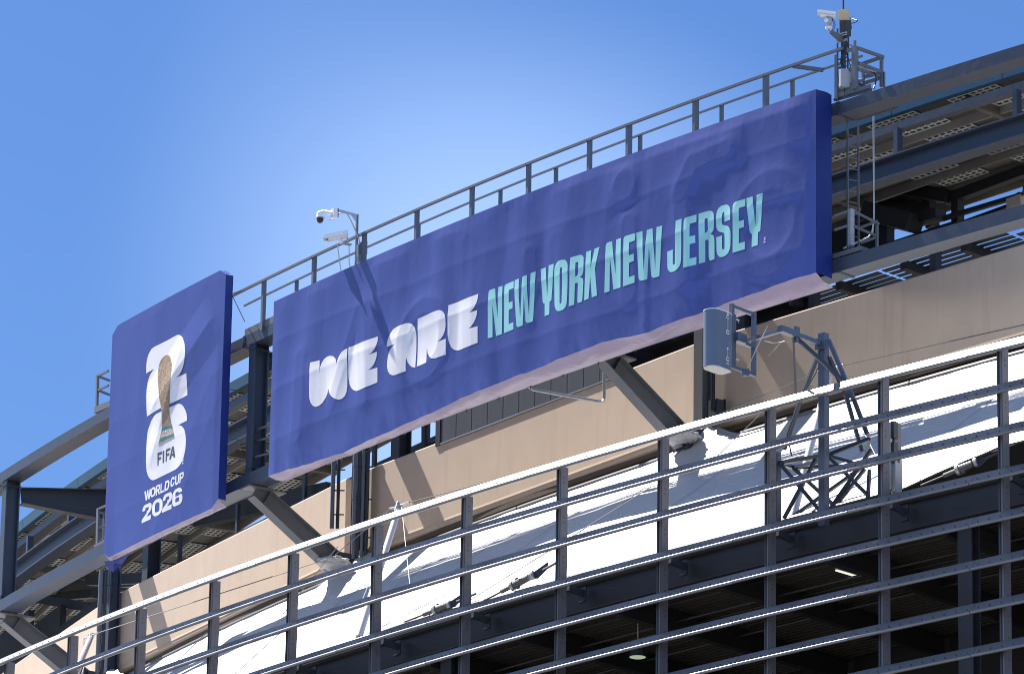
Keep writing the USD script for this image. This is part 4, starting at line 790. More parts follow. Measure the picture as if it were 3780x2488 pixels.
HR.part('corner_rail', MB().bar(W((223.7, 6.88, RT - .05)), W((223.85, 7.62, RT - 0.05)), 0.06, 0.10), 'guard')
for k in range(7):
    HR.part('walkway_bar', MB().rbox(6.99 + 0.145 * k, 7.075 + 0.145 * k, 51.455, 51.485, 213.95, 224.3), 'steel_dark')
for k in range(5):
    HR.part('walkway_bar', MB().rbox(7.54 + 0.14 * k, 7.62 + 0.14 * k, 47.30, 47.33, 209.5, 223.85), 'steel_dark')  # lower ring walkway, added to stripe the shadow on the membrane
g = MB()
for i in range(26):
    t = 224.32 + i * 0.022
    g.rbox(7.5, 7.72, 51.16, 51.20, t, t + 0.009, 1)
HR.part('grating_end', g, 'bolt')

# ================================================================ security cameras over the long banner
iw, al, uz = basis(216.3)
b0, b1, ae = W((216.3636, 6.85, 51.963)), W((216.3626, 6.85, 53.462)), W((216.2775, 6.12, 53.551))
b0 = np.array([b1[0], b1[1], 51.45 + EYE]); ae = np.array([*(b1 - iw * 0.80 + al * 0.0)[:2], b1[2] + 0.0])
CP = Thing('camera_pole', 'thin galvanised camera pole with an outward arm above the left half of the long banner', 'pole', b0)
CP.part('upright', MB().bar(b0, b1, 0.055, 0.055, iw), 'guard'); CP.part('arm', MB().bar(b1 + iw * .03 - uz * .03, ae - uz * .03, 0.055, 0.055), 'galv')
CP.part('gusset', MB().add([b1 - uz * .03, b1 - uz * .28, b1 - iw * .24 - uz * .05, b1 - uz * .03 + al * .02, b1 - uz * .28 + al * .02, b1 - iw * .24 - uz * .05 + al * .02], [[0, 1, 2], [3, 5, 4], [0, 3, 4], [0, 4, 1], [1, 4, 5], [1, 5, 2], [0, 2, 5], [0, 5, 3]]), 'galv')
CP.part('cable', MB().tube([W((216.2403, 6.1, 53.221)), W((216.2671, 6.2, 53.238)), W((216.3088, 6.3, 53.385)), W((216.3436, 6.4, 53.44)), W((216.3116, 6.6, 53.452)), W((216.304, 6.75, 53.275)), W((216.3757, 6.8, 52.933)), W((216.4371, 6.8, 52.676)), W((216.4489, 6.82, 52.508))], 0.018, 6), 'grey_plastic', smooth=True)
CP.part('strut_channel', MB().bar(W((216.414, 6.8, 52.527)), W((216.4249, 6.8, 51.912)), 0.04, 0.04, iw), 'galv')
jb = W((216.4042, 7.0, 52.464)); J_ = Thing('junction_box', 'grey junction box on the guard railing beside the camera pole', 'box', jb)
J_.part('case', MB().box(jb, (iw, al, uz), (0.06, 0.13, 0.19)), 'grey_plastic'); J_.part('lid', MB().box(jb - iw * .065, (iw, al, uz), (0.008, 0.12, 0.175)), 'guard'); J_.part('cable_gland', MB().tube([jb - uz * .19 - al * .06, jb - uz * .30 - al * .06], 0.02, 8), 'black')
# dome camera
dc = W((216.2157, 5.85, 53.231)); D_ = Thing('dome_camera', 'white pan dome camera with a black glass ball at the end of the pole arm', 'security camera', dc)
D_.part('housing', MB().lathe(dc, [(0.118, 0.0), (0.112, 0.03), (0.10, 0.06), (0.098, 0.13), (0.085, 0.17), (0.05, 0.19), (0.001, 0.195)], 24), 'white_paint', smooth=50)
D_.part('collar', MB().lathe(dc, [(0.085, -0.02), (0.122, -0.012), (0.122, 0.004), (0.10, 0.006)], 24), 'grey_plastic')
D_.part('dome', MB().lathe(dc, [(0.09, -0.01), (0.094, -0.05), (0.085, -0.10), (0.06, -0.135), (0.03, -0.15), (0.001, -0.154)], 24), 'black', smooth=60)
wb = np.array([*(ae + iw * 0.02)[:2], dc[2] + 0.10])
D_.part('neck', MB().tube([dc + (0, 0, .16), dc + (0, 0, .17) + (wb - dc) * [.3, .3, 0], wb - (0, 0, .0) - (wb - dc) * [.25, .25, 0], wb], [0.055, 0.055, 0.065, 0.075], 12), 'white_paint', smooth=50)
D_.part('mount_box', MB().box(wb - uz * .02, (iw, al, uz), (0.07, 0.075, 0.13)), 'white_paint')
D_.part('back_plate', MB().box(wb + iw * .085 + uz * .0, (iw, al, uz), (0.012, 0.08, 0.13)), 'black')
# bullet camera
fr, bk = W((216.1942, 6.15, 52.717)), W((216.3106, 6.62, 52.859)); ax = bk - fr; L = np.linalg.norm(ax); ax /= L; sd = np.cross((0, 0, 1), ax); sd /= np.linalg.norm(sd); uu = np.cross(ax, sd)
BC = Thing('bullet_camera', 'white bullet camera with a sun hood clamped to the guard railing under the dome camera', 'security camera', fr)
pr = Polygon([(-.075, -.09), (.075, -.09), (.105, -.02), (.085, .07), (-.085, .07), (-.105, -.02)])
BC.part('body', MB().prism(pr, lambda x, y, t: fr + sd * x + uu * y + ax * t, L), 'white_paint')
hd = Polygon([(-.13, -.03), (-.115, -.035), (-.095, .075), (.095, .075), (.115, -.035), (.13, -.03), (.108, .092), (-.108, .092)])
BC.part('sun_hood', MB().prism(hd, lambda x, y, t: fr + sd * x + uu * y + ax * (t - .1), L + .12), 'white_paint')
BC.part('lens_window', MB().prism(affinity.scale(pr, .8, .8), lambda x, y, t: fr + sd * x + uu * y - ax * (t + .002), 0.004), 'black')
BC.part('hood_lining', MB().prism(Polygon([(-.09, .0), (.09, .0), (.088, .068), (-.088, .068)]), lambda x, y, t: fr + sd * x + uu * y - ax * (.07 + t * .1), 0.02), 'black')
s = MB()
for k in (.2, .5, .8):
    for sg in (-1, 1): s.lathe(fr + ax * L * k + sd * sg * .096 - uu * .0, [(0.02, 0), (0.02, 0.012), (0.001, 0.014)], 10, sd * sg)
BC.part('screw_heads', s, 'galv', kind='stuff')
kn = fr + ax * L * .62 - uu * .13
BC.part('swivel', MB().tube([kn + uu * .06, kn - uu * .02, kn - uu * .10], [0.05, 0.06, 0.045], 10).tube([kn - sd * .06 - uu * .03, kn + sd * .06 - uu * .03], .05, 10), 'white_paint', smooth=40)
BC.part('mount_arm', MB().bar(kn - uu * .10, W((216.2865, 6.8, 52.611)), 0.05, 0.05), 'galv')
BC.part('brace_strap', MB().bar(W((216.2138, 6.45, 52.594)), W((216.155, 6.7, 51.864)), 0.035, 0.012, iw), 'galv')
BC.part('cable', MB().tube([W((216.3151, 6.6, 52.788)), W((216.2871, 6.7, 52.69)), W((216.2747, 6.75, 52.506)), W((216.2466, 6.8, 52.231)), W((216.2587, 6.8, 52.046)), W((216.2903, 6.8, 51.924))], 0.014, 6), 'grey_plastic', smooth=True)

# ================================================================ right-hand platform, mast and equipment
iw, al, uz = basis(224.35)
PB = W((224.45, 7.2, 51.45))
PF = Thing('corner_platform', 'slate blue cage platform with open rails at the right end of the long banner', 'platform', PB)
PF.part('corner_post', MB().bar(W((224.3172, 6.9, 52.719)), W((224.3159, 6.9, 51.528)), 0.09, 0.05, iw), 'guard')
PF.part('corner_post', MB().bar(W((224.5421, 7.0, 52.825)), W((224.5401, 7.0, 51.671)), 0.13, 0.12, iw), 'guard')
PF.part('stub_post', MB().bar(W((224.5424, 7.0, 52.988)), W((224.5421, 7.0, 52.818)), 0.05, 0.05, iw), 'guard')
PF.part('corner_post', MB().bar(W((224.5636, 7.95, 52.828)), W((224.559, 7.95, 51.999)), 0.07, 0.07, iw), 'guard')
PF.part('corner_post', MB().bar(W((224.5781, 8.0, 52.404)), W((224.5771, 8.0, 52.002)), 0.05, 0.05, iw), 'guard')
PF.part('rear_post', MB().bar(W((224.3781, 7.75, 52.677)), W((224.3769, 7.75, 52.069)), 0.06, 0.06, iw), 'guard')
for a, b in (((224.5634, 7.05, 52.786), (224.594, 7.95, 52.778)), ((224.5688, 7.05, 52.378), (224.5625, 7.95, 52.4)), ((224.5685, 7.05, 52.215), (224.55, 7.95, 52.286)),
             ((224.3622, 7.75, 52.688), (224.5452, 7.95, 52.8)), ((224.3799, 7.75, 52.324), (224.538, 7.95, 52.375)), ((224.3918, 7.75, 52.146), (224.5438, 7.95, 52.247)), ((224.4487, 6.95, 52.754), (224.5153, 7.0, 52.779)), ((224.5493, 7.1, 51.915), (224.3862, 7.7, 52.229)), ((224.3315, 7.0, 52.247), (224.5144, 7.0, 52.247))):
    PF.part('rail', MB().bar(W(a), W(b), 0.05, 0.085), 'guard')
PF.part('thin_rail', MB().tube([W((224.4424, 7.0, 52.959)), W((224.5275, 7.0, 52.834))], 0.015, 6), 'guard'); PF.part('thin_rail', MB().tube([W((224.4659, 7.0, 52.383)), W((224.5363, 7.3, 52.361)), W((224.5827, 7.6, 52.294))], 0.02, 6), 'galv')
PF.part('hose', MB().tube([W((224.5766, 7.6, 52.298)), W((224.6128, 7.6, 52.193)), W((224.6346, 7.55, 52.025)), W((224.6371, 7.5, 51.892)), W((224.658, 7.4, 51.734))], 0.022, 6), 'black', smooth=True)
PF.part('front_plate', MB().add([W((224.3066, 7.0, 51.889)), W((224.5502, 7.0, 51.898)), W((224.5497, 7.0, 51.654)), W((224.3063, 7.0, 51.656))], [[0, 1, 2, 3]]).add([W((224.5427, 7.02, 51.908)), W((224.5695, 7.6, 51.847)), W((224.4963, 7.6, 51.822)), W((224.5423, 7.02, 51.664))], [[0, 1, 2, 3]]), 'guard')
PF.part('toe_plate', MB().bar(W((224.2549, 7.0, 51.63)), W((224.7607, 7.0, 51.575)), 0.03, 0.20), 'guard'); PF.part('floor_edge', MB().bar(W((224.2472, 7.02, 51.577)), W((224.7533, 7.02, 51.543)), 0.1, 0.05), 'black')
mb_ = W((224.3611, 7.05, 51.892)); mt = W((224.3547, 7.05, 54.383)); mt = np.array([*mb_[:2], mt[2]])
AM = Thing('antenna_mast', 'dark antenna mast with channels, brackets and cables rising out of the picture at top right', 'mast', mb_)
AM.part('whip', MB().tube([mb_ + uz * (mt[2] - mb_[2]) * .70, mt], 0.022, 8), 'steel_dark')
z640, z272, z800 = W((224.3524, 7.05, 52.739))[2], W((224.3536, 7.05, 53.602))[2], W((224.3519, 7.05, 52.365))[2]
AM.part('column', MB().bar(np.array([*mb_[:2], z640]), np.array([*mb_[:2], z272]), 0.09, 0.09, iw), 'steel_dark')
AM.part('column_sleeve', MB().bar(np.array([*mb_[:2], z800]), np.array([*mb_[:2], z640]), 0.075, 0.10, iw), 'steel')
for a, b in (((224.2987, 7.0, 53.475), (224.2965, 7.0, 51.604)), ((224.4213, 7.0, 53.548), (224.4201, 7.0, 52.681)), ((224.3958, 7.0, 52.79), (224.3941, 7.0, 51.6)), ((224.4489, 7.0, 53.201), (224.4482, 7.0, 52.757)), ((224.4421, 7.0, 52.714), (224.4413, 7.0, 52.224))):
    a, b = W(a), W(b); a = np.array([*b[:2], a[2]])
    AM.part('channel', MB().bar(a, b, 0.032, 0.03, iw), 'steel_dark')
for i, (a, b) in enumerate((((224.3088, 6.95, 53.283), (224.4283, 7.0, 53.29)), ((224.3087, 6.95, 53.224), (224.4282, 7.0, 53.231)), ((224.3086, 6.95, 53.1), (224.428, 7.0, 53.107)), ((224.3085, 6.95, 53.067), (224.428, 7.0, 53.074)), ((224.3083, 6.95, 52.826), (224.4276, 7.0, 52.833)), ((224.308, 6.95, 52.603), (224.4273, 7.0, 52.611)), ((224.3077, 6.95, 52.369), (224.4269, 7.0, 52.378)))):
    AM.part('cross_bracket', MB().bar(W(a), W(b), 0.03, 0.025), 'galv' if i < 4 else 'steel_dark')
rb = W((224.3714, 7.1, 53.469)); AM.part('radio_unit', MB().box(rb, (iw, al, uz), (0.10, 0.10, 0.22)), 'black')
s = MB()
for k in range(6): s.box(rb - iw * .10 + al * (-.09 + .036 * k), (iw, al, uz), (0.02, 0.006, 0.2))
AM.part('cooling_fins', s, 'bolt', kind='stuff')
AM.part('cable', MB().tube([W((224.4679, 7.0, 53.647)), W((224.5352, 6.95, 53.557)), W((224.6084, 6.9, 53.476)), W((224.6168, 6.9, 53.442)), W((224.5408, 7.0, 53.474)), W((224.4896, 7.0, 53.491))], 0.012, 6), 'black', smooth=True)
for pts in ([(224.4934, 6.98, 53.471),(224.5018, 6.98, 53.349),(224.4748, 6.98, 53.237)], [(224.358, 6.98, 52.692),(224.3331, 6.98, 52.38),(224.3635, 6.98, 52.267)], [(224.4495, 6.98, 52.633),(224.4854, 6.98, 52.283),(224.461, 6.98, 52.229)], [(224.3267, 6.98, 52.174),(224.3143, 6.98, 51.995),(224.3569, 6.98, 51.886)], [(224.4133, 6.98, 52.961),(224.3948, 6.98, 52.785),(224.4129, 6.98, 52.68)], [(224.4318, 6.98, 53.043),(224.4498, 6.98, 52.844),(224.4372, 6.98, 52.618)]):
    AM.part('cable', MB().tube([W(q) for q in pts], 0.012, 5), 'black', smooth=True)
pa = W((224.4037, 6.95, 53.754)); PA = Thing('panel_antenna', 'square cream flat panel antenna near the top of the dark mast', 'antenna', pa)
fa = -iw * .55 + (-al) * .0 + np.array([0.35, -0.75, 0]); fa /= np.linalg.norm(fa); fs = np.cross((0, 0, 1), fa); fs /= np.linalg.norm(fs); fu = np.cross(fa, fs)
ptl = fs * 1.0 + fu * .0
PA.part('face', MB().prism(ring_(-.145, -.14, .145, .14, .015), lambda x, y, t: pa + fs * x + fu * y + fa * t, 0.05), 'cream'); PA.part('bracket', MB().bar(pa - fa * .01, pa - fa * .12, .06, .1), 'galv')
# pan and tilt camera
pc = W((224.398, 6.4, 53.435)); ua = W((224.3328, 6.25, 53.633)) - W((224.4457, 6.5, 53.585)); Lc = np.linalg.norm(ua); ua /= Lc
PT = Thing('pan_tilt_camera', 'weathered white pan and tilt camera on a bracket left of the mast', 'security camera', pc)
sd = np.cross((0, 0, 1), ua); sd /= np.linalg.norm(sd); uu = np.cross(ua, sd); c0 = W((224.3823, 6.4, 53.614))
PT.part('housing', MB().prism(ring_(-.075, -.06, .075, .06, .02), lambda x, y, t: c0 + sd * x + uu * y + ua * (t - .2), 0.38), 'white_paint')
PT.part('sun_hood', MB().prism(Polygon([(-.1, .0), (-.09, .0), (-.085, .065), (.085, .065), (.09, .0), (.1, .0), (.095, .08), (-.095, .08)]), lambda x, y, t: c0 + sd * x + uu * y + ua * (t - .2), 0.46), 'white_paint')
PT.part('head', MB().lathe(pc - uz * .05, [(0.05, -0.10), (0.06, -0.05), (0.088, 0.0), (0.09, 0.07), (0.06, 0.13), (0.05, 0.17)], 16), 'grey_plastic', smooth=50)
PT.part('side_cap', MB().lathe(pc - uz * .0 - iw * .06, [(0.06, 0), (0.055, 0.05), (0.001, 0.06)], 16, -iw), 'white_paint', smooth=50)
PT.part('foot', MB().lathe(pc - uz * .16, [(0.03, -0.06), (0.09, -0.05), (0.085, 0.0), (0.05, 0.02)], 16), 'white_paint', smooth=40)
PT.part('bracket', MB().add([*(W((224.3869, 6.5, 53.185)) + al * s_ * .04 + uz * q for s_ in (-1, 1) for q in (-.035, .035)), *(W((224.3638, 6.95, 53.144)) + al * s_ * .06 + uz * q for s_ in (-1, 1) for q in (-.08, .08))], [[0, 1, 3, 2], [4, 6, 7, 5], [0, 4, 5, 1], [2, 3, 7, 6], [0, 2, 6, 4], [1, 5, 7, 3]]), 'brace')
PT.part('cable', MB().tube([W((224.3933, 6.5, 53.572)), W((224.4359, 6.5, 53.451)), W((224.454, 6.5, 53.333)), W((224.423, 6.55, 53.263)), W((224.3858, 6.6, 53.231))], 0.009, 5), 'black', smooth=True)
PT.part('cable', MB().tube([W((224.4055, 6.5, 53.553)), W((224.4176, 6.5, 53.451)), W((224.4357, 6.5, 53.345)), W((224.3925, 6.55, 53.236))], 0.009, 5), 'black', smooth=True)
eb = W((224.4228, 7.0, 52.025)); EB = Thing('equipment_cabinet', 'light grey equipment cabinet at the foot of the antenna mast', 'cabinet', eb)
EB.part('case', MB().prism(ring_(-.20, -.24, .20, .24, .03), lambda x, y, t: eb + iw * x * .75 + al * x * .5 + uz * y + (-iw * .5 + al * .75) * (t - .1) , 0.2), 'grey_plastic'); EB.part('latch', MB().box(eb - uz * .02 + iw * .12 + al * .17, (iw, al, uz), (.02, .02, .03)), 'white_paint')

# ladder, rod and the small lower platform right of the long banner
lb = W((224.2474, 7.55, 47.61)); LD = Thing('access_ladder', 'steel access ladder hanging between the ring beams right of the long banner', 'ladder', lb)
zt, zb = W((224.2162, 7.55, 51.145))[2], W((224.2474, 7.55, 47.61))[2]
iw, al, uz = basis(224.2)
r0_, r1_ = W((224.2256, 7.55, 49.23)), W((224.2645, 7.85, 49.287)); r1_[2] = r0_[2]
for r_ in (r0_, r1_): LD.part('stile', MB().bar(np.array([*r_[:2], zb]), np.array([*r_[:2], zt]), 0.05, 0.035, iw), 'guard')
for k in range(13):
    z = zb + .2 + .3 * k
    if z < zt - .1: LD.part('rung', MB().tube([np.array([*r0_[:2], z]), np.array([*r1_[:2], z])], 0.012, 6), 'guard')
rd = W((224.316, 8.3, 49.955)); RD = Thing('hanger_rod', 'slender vertical pipe right of the access ladder', 'pipe', rd)
RD.part('pipe', MB().tube([np.array([*rd[:2], W((224.3197, 8.3, 51.557))[2]]), np.array([*rd[:2], W((224.3131, 8.3, 48.744))[2]]), W((224.2939, 8.3, 48.352)), W((224.2703, 8.2, 48.202)), W((224.1435, 7.6, 47.82))], 0.022, 8), 'galv', smooth=True)
lp_ = W((224.4086, 7.3, 47.795)); LP = Thing('lower_platform', 'small steel railed platform on the lower ring beam right of the long banner', 'platform', lp_)
LP.part('corner_post', MB().bar(W((224.4241, 7.15, 48.581)), W((224.4225, 7.15, 47.611)), 0.10, 0.14, iw), 'galv')
LP.part('corner_post', MB().bar(W((224.4863, 7.95, 48.401)), W((224.4846, 7.95, 47.727)), 0.06, 0.07, iw), 'guard')
for a, b in (((224.406, 7.15, 48.591), (224.5089, 7.97, 48.359)), ((224.4467, 7.2, 48.123), (224.4854, 7.95, 48.047)), ((224.2578, 6.95, 48.442), (224.406, 7.15, 48.557)), ((224.2695, 6.95, 48.069), (224.406, 7.1, 48.143)), ((224.3309, 7.75, 48.313), (224.4985, 7.95, 48.44)), ((224.3489, 7.7, 47.877), (224.4919, 7.9, 47.995))):
    LP.part('rail', MB().bar(W(a), W(b), 0.04, 0.055), 'guard')
LP.part('floor_plate', MB().rbox(6.98, 7.95, 47.34, 47.46, 223.9, 224.62), 'guard')

# small cages at the left banner
lc = W((210.1636, 7.2, 51.815)); LC = Thing('left_upper_platform', 'small railed platform sticking out left of the emblem banner on the upper beam', 'platform', lc)
iw, al, uz = basis(210.0)
LC.part('corner_post', MB().bar(W((210.1524, 7.1, 52.774)), W((210.1669, 7.1, 51.728)), 0.09, 0.07, iw), 'guard')
for a, b in (((210.1172, 7.1, 52.757), (210.4498, 7.1, 52.726)), ((210.1579, 7.1, 52.299), (210.4665, 7.1, 52.258)), ((210.1347, 7.15, 52.768), (210.07, 7.6, 52.757)), ((210.1514, 7.15, 52.312), (210.0865, 7.6, 52.3))):
    LC.part('rail', MB().bar(W(a), W(b), 0.05, 0.06), 'guard')
a, b = W((210.1754, 7.05, 51.66)), W((210.6475, 7.05, 51.582)); LC.part('floor_plate', MB().box((a + b) / 2 + iw * .4, (iw, (b - a) / np.linalg.norm(b - a), uz), (0.45, np.linalg.norm(b - a) / 2, 0.10)), 'guard')
ll = W((210.2573, 7.2, 47.955)); LL = Thing('left_lower_platform', 'small railed platform left of the emblem banner on the lower beam', 'platform', ll)
for a, b, w, h in (((210.3191, 7.1, 48.537), (210.3458, 7.1, 47.16), .12, .06), ((210.2375, 7.4, 48.464), (210.2623, 7.4, 47.456), .05, .06)):
    LL.part('post', MB().bar(W(a), W(b), w, h, iw), 'guard')
for a, b in (((210.296, 7.1, 48.524), (210.6, 7.1, 48.499)), ((210.3417, 7.1, 47.914), (210.5365, 7.2, 47.986)), ((210.2616, 7.2, 48.483), (210.1015, 7.7, 48.583))):
    LL.part('rail', MB().bar(W(a), W(b), 0.05, 0.05), 'guard')
a, b = W((210.3352, 7.05, 47.303)), W((210.7968, 7.05, 47.319)); LL.part('floor_plate', MB().box((a + b) / 2 + iw * .35, (iw, (b - a) / np.linalg.norm(b - a), uz), (0.4, np.linalg.norm(b - a) / 2, 0.09)), 'guard')

# conduits
def riser(label, top, base, r, n, dx, material='guard'):
    base, top = W(base), W(top); T_ = Thing('conduit_riser', label, 'conduit', base)
    iw, al, uz = basis(math.degrees(math.atan2(base[1] - CY, base[0] - CX)) % 360)
    for i in range(n):
        o = (iw * .8 + al * .6) * dx * i
        T_.part('conduit', MB().tube([base + o, np.array([base[0], base[1], top[2]]) + o], r * (1 if i % 3 else 1.25), 8), material if i % 2 == 0 else 'steel_dark', smooth=50)
    for q in (.2, .55, .85):
        T_.part('clamp_bar', MB().bar(base + uz * (top[2] - base[2]) * q - (iw * .8 + al * .6) * .06, base + uz * (top[2] - base[2]) * q + (iw * .8 + al * .6) * (dx * n + .02), .03, .035), 'steel_dark')
riser('four parallel grey conduits beside the inner column left of the long cladding band', (214.1822, 10.35, 48.536), (214.2455, 10.35, 45.311), 0.045, 4, 0.12)
riser('two dark conduits left of the four grey ones, in front of the tan wall', (213.74, 10.3, 48.529), (213.7829, 10.3, 46.474), 0.05, 2, 0.16)
riser('dark conduits at the wall joint below the emblem banner', (207.5233, 10.2, 48.703), (207.6618, 10.2, 45.346), 0.06, 2, 0.14)
riser('dark pipe right of the wall joint below the emblem banner', (207.4936, 10.6, 48.849), (207.5366, 10.6, 47.793), 0.06, 1, 0.14)

HP = Thing('hanging_conduit', 'bent pair of grey conduits hanging below the middle of the long banner', 'conduit', W((219.1182, 10.3, 47.155)))
HP.part('conduit', MB().tube([W((218.6576, 8.6, 47.536)), W((218.6852, 8.8, 47.423)), W((218.8263, 9.6, 47.349)), W((219.0458, 10.4, 47.228)), W((219.0639, 10.5, 47.253)), W((219.0849, 10.5, 47.33)), W((219.0771, 10.5, 48.405))], 0.028, 8), 'grey_plastic', smooth=50)
HP.part('conduit', MB().tube([W((218.6581, 8.6, 47.488)), W((218.6965, 8.8, 47.376)), W((218.8266, 9.6, 47.315)), W((219.046, 10.4, 47.201)), W((219.0814, 10.5, 47.216)), W((219.1043, 10.5, 47.32)), W((219.0965, 10.5, 48.394))], 0.028, 8), 'galv', smooth=50)

# black drain pipe and door by the right-hand column
dp = W((220.998, 10.4, 45.866)); DP = Thing('drain_pipe', 'black drain pipe beside the grey column under the antenna', 'pipe', dp)
DP.part('pipe', MB().tube([np.array([*dp[:2], W((220.9895, 10.4, 48.674))[2]]), dp], 0.055, 10), 'black', smooth=50); DP.part('joint', MB().tube([dp + uz * .05, dp + uz * .28], 0.075, 10), 'black', smooth=50)
hb = W((220.9633, 10.6, 45.93)); iw, al, uz = basis(220.9); HB = Thing('hatch_box', 'dark steel hatch box at the foot of the grey column', 'box', hb)
HB.part('case', MB().box(hb, (iw, al, uz), (.14, .16, .28)), 'steel_dark'); HB.part('frame', MB().box(hb + iw * .15, (iw, al, uz), (.02, .19, .31)), 'black')

# ================================================================ antenna lattice and sector antenna
TT = 226.41; iw, al, uz = basis(TT)
lt = W((226.3795, 0.62, 38.288)); LT = Thing('antenna_lattice', 'dark blue lattice stand with a tall post and outrigger arm behind the louvers at right', 'lattice stand', lt)
ptop = W((226.3825, 0.62, 42.568)); pbase = np.array([*ptop[:2], lt[2] - .4])
LT.part('main_post', MB().bar(pbase, ptop, 0.19, 0.17, iw), 'blue_frame')
BP = W((226.2944, -0.8, 42.343)); BP = np.array([*(ptop - iw * 1.50)[:2], W((226.3467, 0.62, 42.392))[2] - 0.10])
PE = np.array([*ptop[:2], BP[2]])
LT.part('outrigger', MB().bar(PE + iw * .1, BP, 0.10, 0.11), 'blue_frame'); LT.part('outrigger_cap', MB().bar(BP - iw * .06, BP + iw * .5, 0.16, 0.15), 'blue_frame')
LT.part('clamp_plate', MB().box(BP + iw * .55, (iw, al, uz), (.07, .03, .2)), 'blue_frame'); LT.part('clamp_plate', MB().box(PE + uz * .0 - iw * .12, (iw, al, uz), (.03, .14, .14)), 'blue_frame')
FC = BP - al * 1.32 + iw * .18 + uz * .05; 
LT.part('cross_arm', MB().bar(BP + iw * .05, FC + iw * .05, 0.08, 0.09), 'blue_frame')
LT.part('side_brace', MB().bar(BP + iw * .6 - uz * .1, W((226.6597, 0.75, 41.142)), 0.07, 0.09), 'blue_dark')
LT.part('hanger_bar', MB().bar(BP + iw * .42 - uz * .1, W((225.9833, 0.8, 41.325)), 0.05, 0.03), 'guard')
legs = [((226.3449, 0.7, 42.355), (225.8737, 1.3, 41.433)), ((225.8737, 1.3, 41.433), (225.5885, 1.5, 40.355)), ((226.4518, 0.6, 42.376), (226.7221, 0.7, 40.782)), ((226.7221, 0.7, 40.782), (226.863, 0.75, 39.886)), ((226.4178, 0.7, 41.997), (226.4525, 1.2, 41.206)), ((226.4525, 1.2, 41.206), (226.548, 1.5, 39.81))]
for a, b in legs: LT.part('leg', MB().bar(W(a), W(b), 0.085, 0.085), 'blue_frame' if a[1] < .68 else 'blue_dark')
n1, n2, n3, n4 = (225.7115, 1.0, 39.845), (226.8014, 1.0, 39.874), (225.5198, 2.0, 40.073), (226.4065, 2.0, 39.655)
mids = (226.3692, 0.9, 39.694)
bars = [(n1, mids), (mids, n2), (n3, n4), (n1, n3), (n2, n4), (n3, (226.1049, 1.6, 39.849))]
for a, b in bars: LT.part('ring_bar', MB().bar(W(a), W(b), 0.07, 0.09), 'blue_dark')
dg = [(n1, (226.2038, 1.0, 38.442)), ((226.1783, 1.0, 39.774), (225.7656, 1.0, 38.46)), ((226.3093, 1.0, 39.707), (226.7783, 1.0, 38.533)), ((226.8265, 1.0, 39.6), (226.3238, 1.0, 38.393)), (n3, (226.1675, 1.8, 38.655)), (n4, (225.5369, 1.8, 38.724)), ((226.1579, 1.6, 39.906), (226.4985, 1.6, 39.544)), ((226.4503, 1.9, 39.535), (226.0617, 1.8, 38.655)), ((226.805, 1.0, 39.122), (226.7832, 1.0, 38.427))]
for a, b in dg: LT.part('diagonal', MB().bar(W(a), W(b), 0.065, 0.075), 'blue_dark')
sp = W((225.6747, 1.0, 38.715)); LT.part('short_post', MB().bar(sp - uz * .3, np.array([*sp[:2], W((225.6737, 1.0, 40.118))[2]]), 0.16, 0.14, iw), 'steel')
for a, b in (((225.9085, 1.2, 41.432), (225.8055, 1.25, 41.255)),): LT.part('gusset', MB().box(W(a), (iw, al, uz), (.03, .13, .08)), 'guard')
LT.part('cable', MB().tube([PE - uz * .1 - iw * .12, PE - uz * .25 - iw * .16, PE - uz * .45 - iw * .10, W((226.2212, 0.8, 41.706)), W((225.9085, 1.2, 41.39)), W((225.6845, 1.35, 40.641)), W((225.6857, 1.5, 40.146))], 0.018, 6), 'black', smooth=True)
# lettering on the post
gb = pbase * 0 + np.array([*ptop[:2], W((226.415, 0.62, 41.017))[2]]); bc = glyph('C'); bB = glyph('D').union(sbox(0, .44, .8, .58))
for i, g in enumerate((bB, bc)): LT.part('post_letter', MB().prism(g, lambda x, y, t, i=i: gb + al * .096 + iw * (-.02 + (.055 * i) + x * .045) + uz * (y * .10 - .05) + al * (t - .001), 0.003) if g.geom_type == 'Polygon' else MB().box(gb, (iw, al, uz), (.01, .01, .01)), 'ink_dark')
# frame and antenna
fh = 0.78; FO = FC - iw * .42; FI = FC + iw * .36
FM = Thing('mounting_frame', 'open blue steel mounting frame right of the sector antenna', 'frame', FC)
for q, nm in ((FO, 'outer_post'), (FI, 'inner_post')): FM.part(nm, MB().bar(q - uz * fh, q + uz * (fh + .02), 0.09, 0.09, iw), 'blue_frame')
FM.part('second_post', MB().bar(FO + iw * .10 - uz * (fh - .06), FO + iw * .10 + uz * (fh - .22), 0.05, 0.05, iw), 'blue_frame')
for zz in (-fh + .04, fh - .04, -.06): FM.part('rail', MB().bar(FO + iw * .045 + uz * zz, FI - iw * .045 + uz * zz, 0.08, 0.075), 'blue_frame')
FM.part('arm_clamp', MB().box(FC - iw * .2 + al * .05, (iw, al, uz), (.16, .09, .11)), 'blue_frame')
for zz in (.45, -.52): FM.part('wing_bolt', MB().tube([FO + iw * .1 + uz * zz, FO + iw * .26 + uz * (zz + .02)], .016, 6).tube([FO + iw * .2 + uz * (zz + .05), FO + iw * .24 + uz * (zz - .05)], .012, 6), 'galv')
FM.part('small_radio', MB().box(W((225.971, -0.95, 41.438)), (iw * .9 + al * .43, al * .9 - iw * .43, uz), (.07, .07, .08)), 'blue_frame')
FM.part('aerial_rod', MB().tube([W((225.9876, -0.95, 41.494)), W((226.1163, -0.95, 41.999)), W((226.24, -0.95, 42.436))], [.008, .011, .010], 6), 'galv')
FM.part('aerial_rod', MB().tube([W((226.1297, -0.6, 41.847)), W((226.2861, -0.6, 42.105))], .005, 5), 'galv')
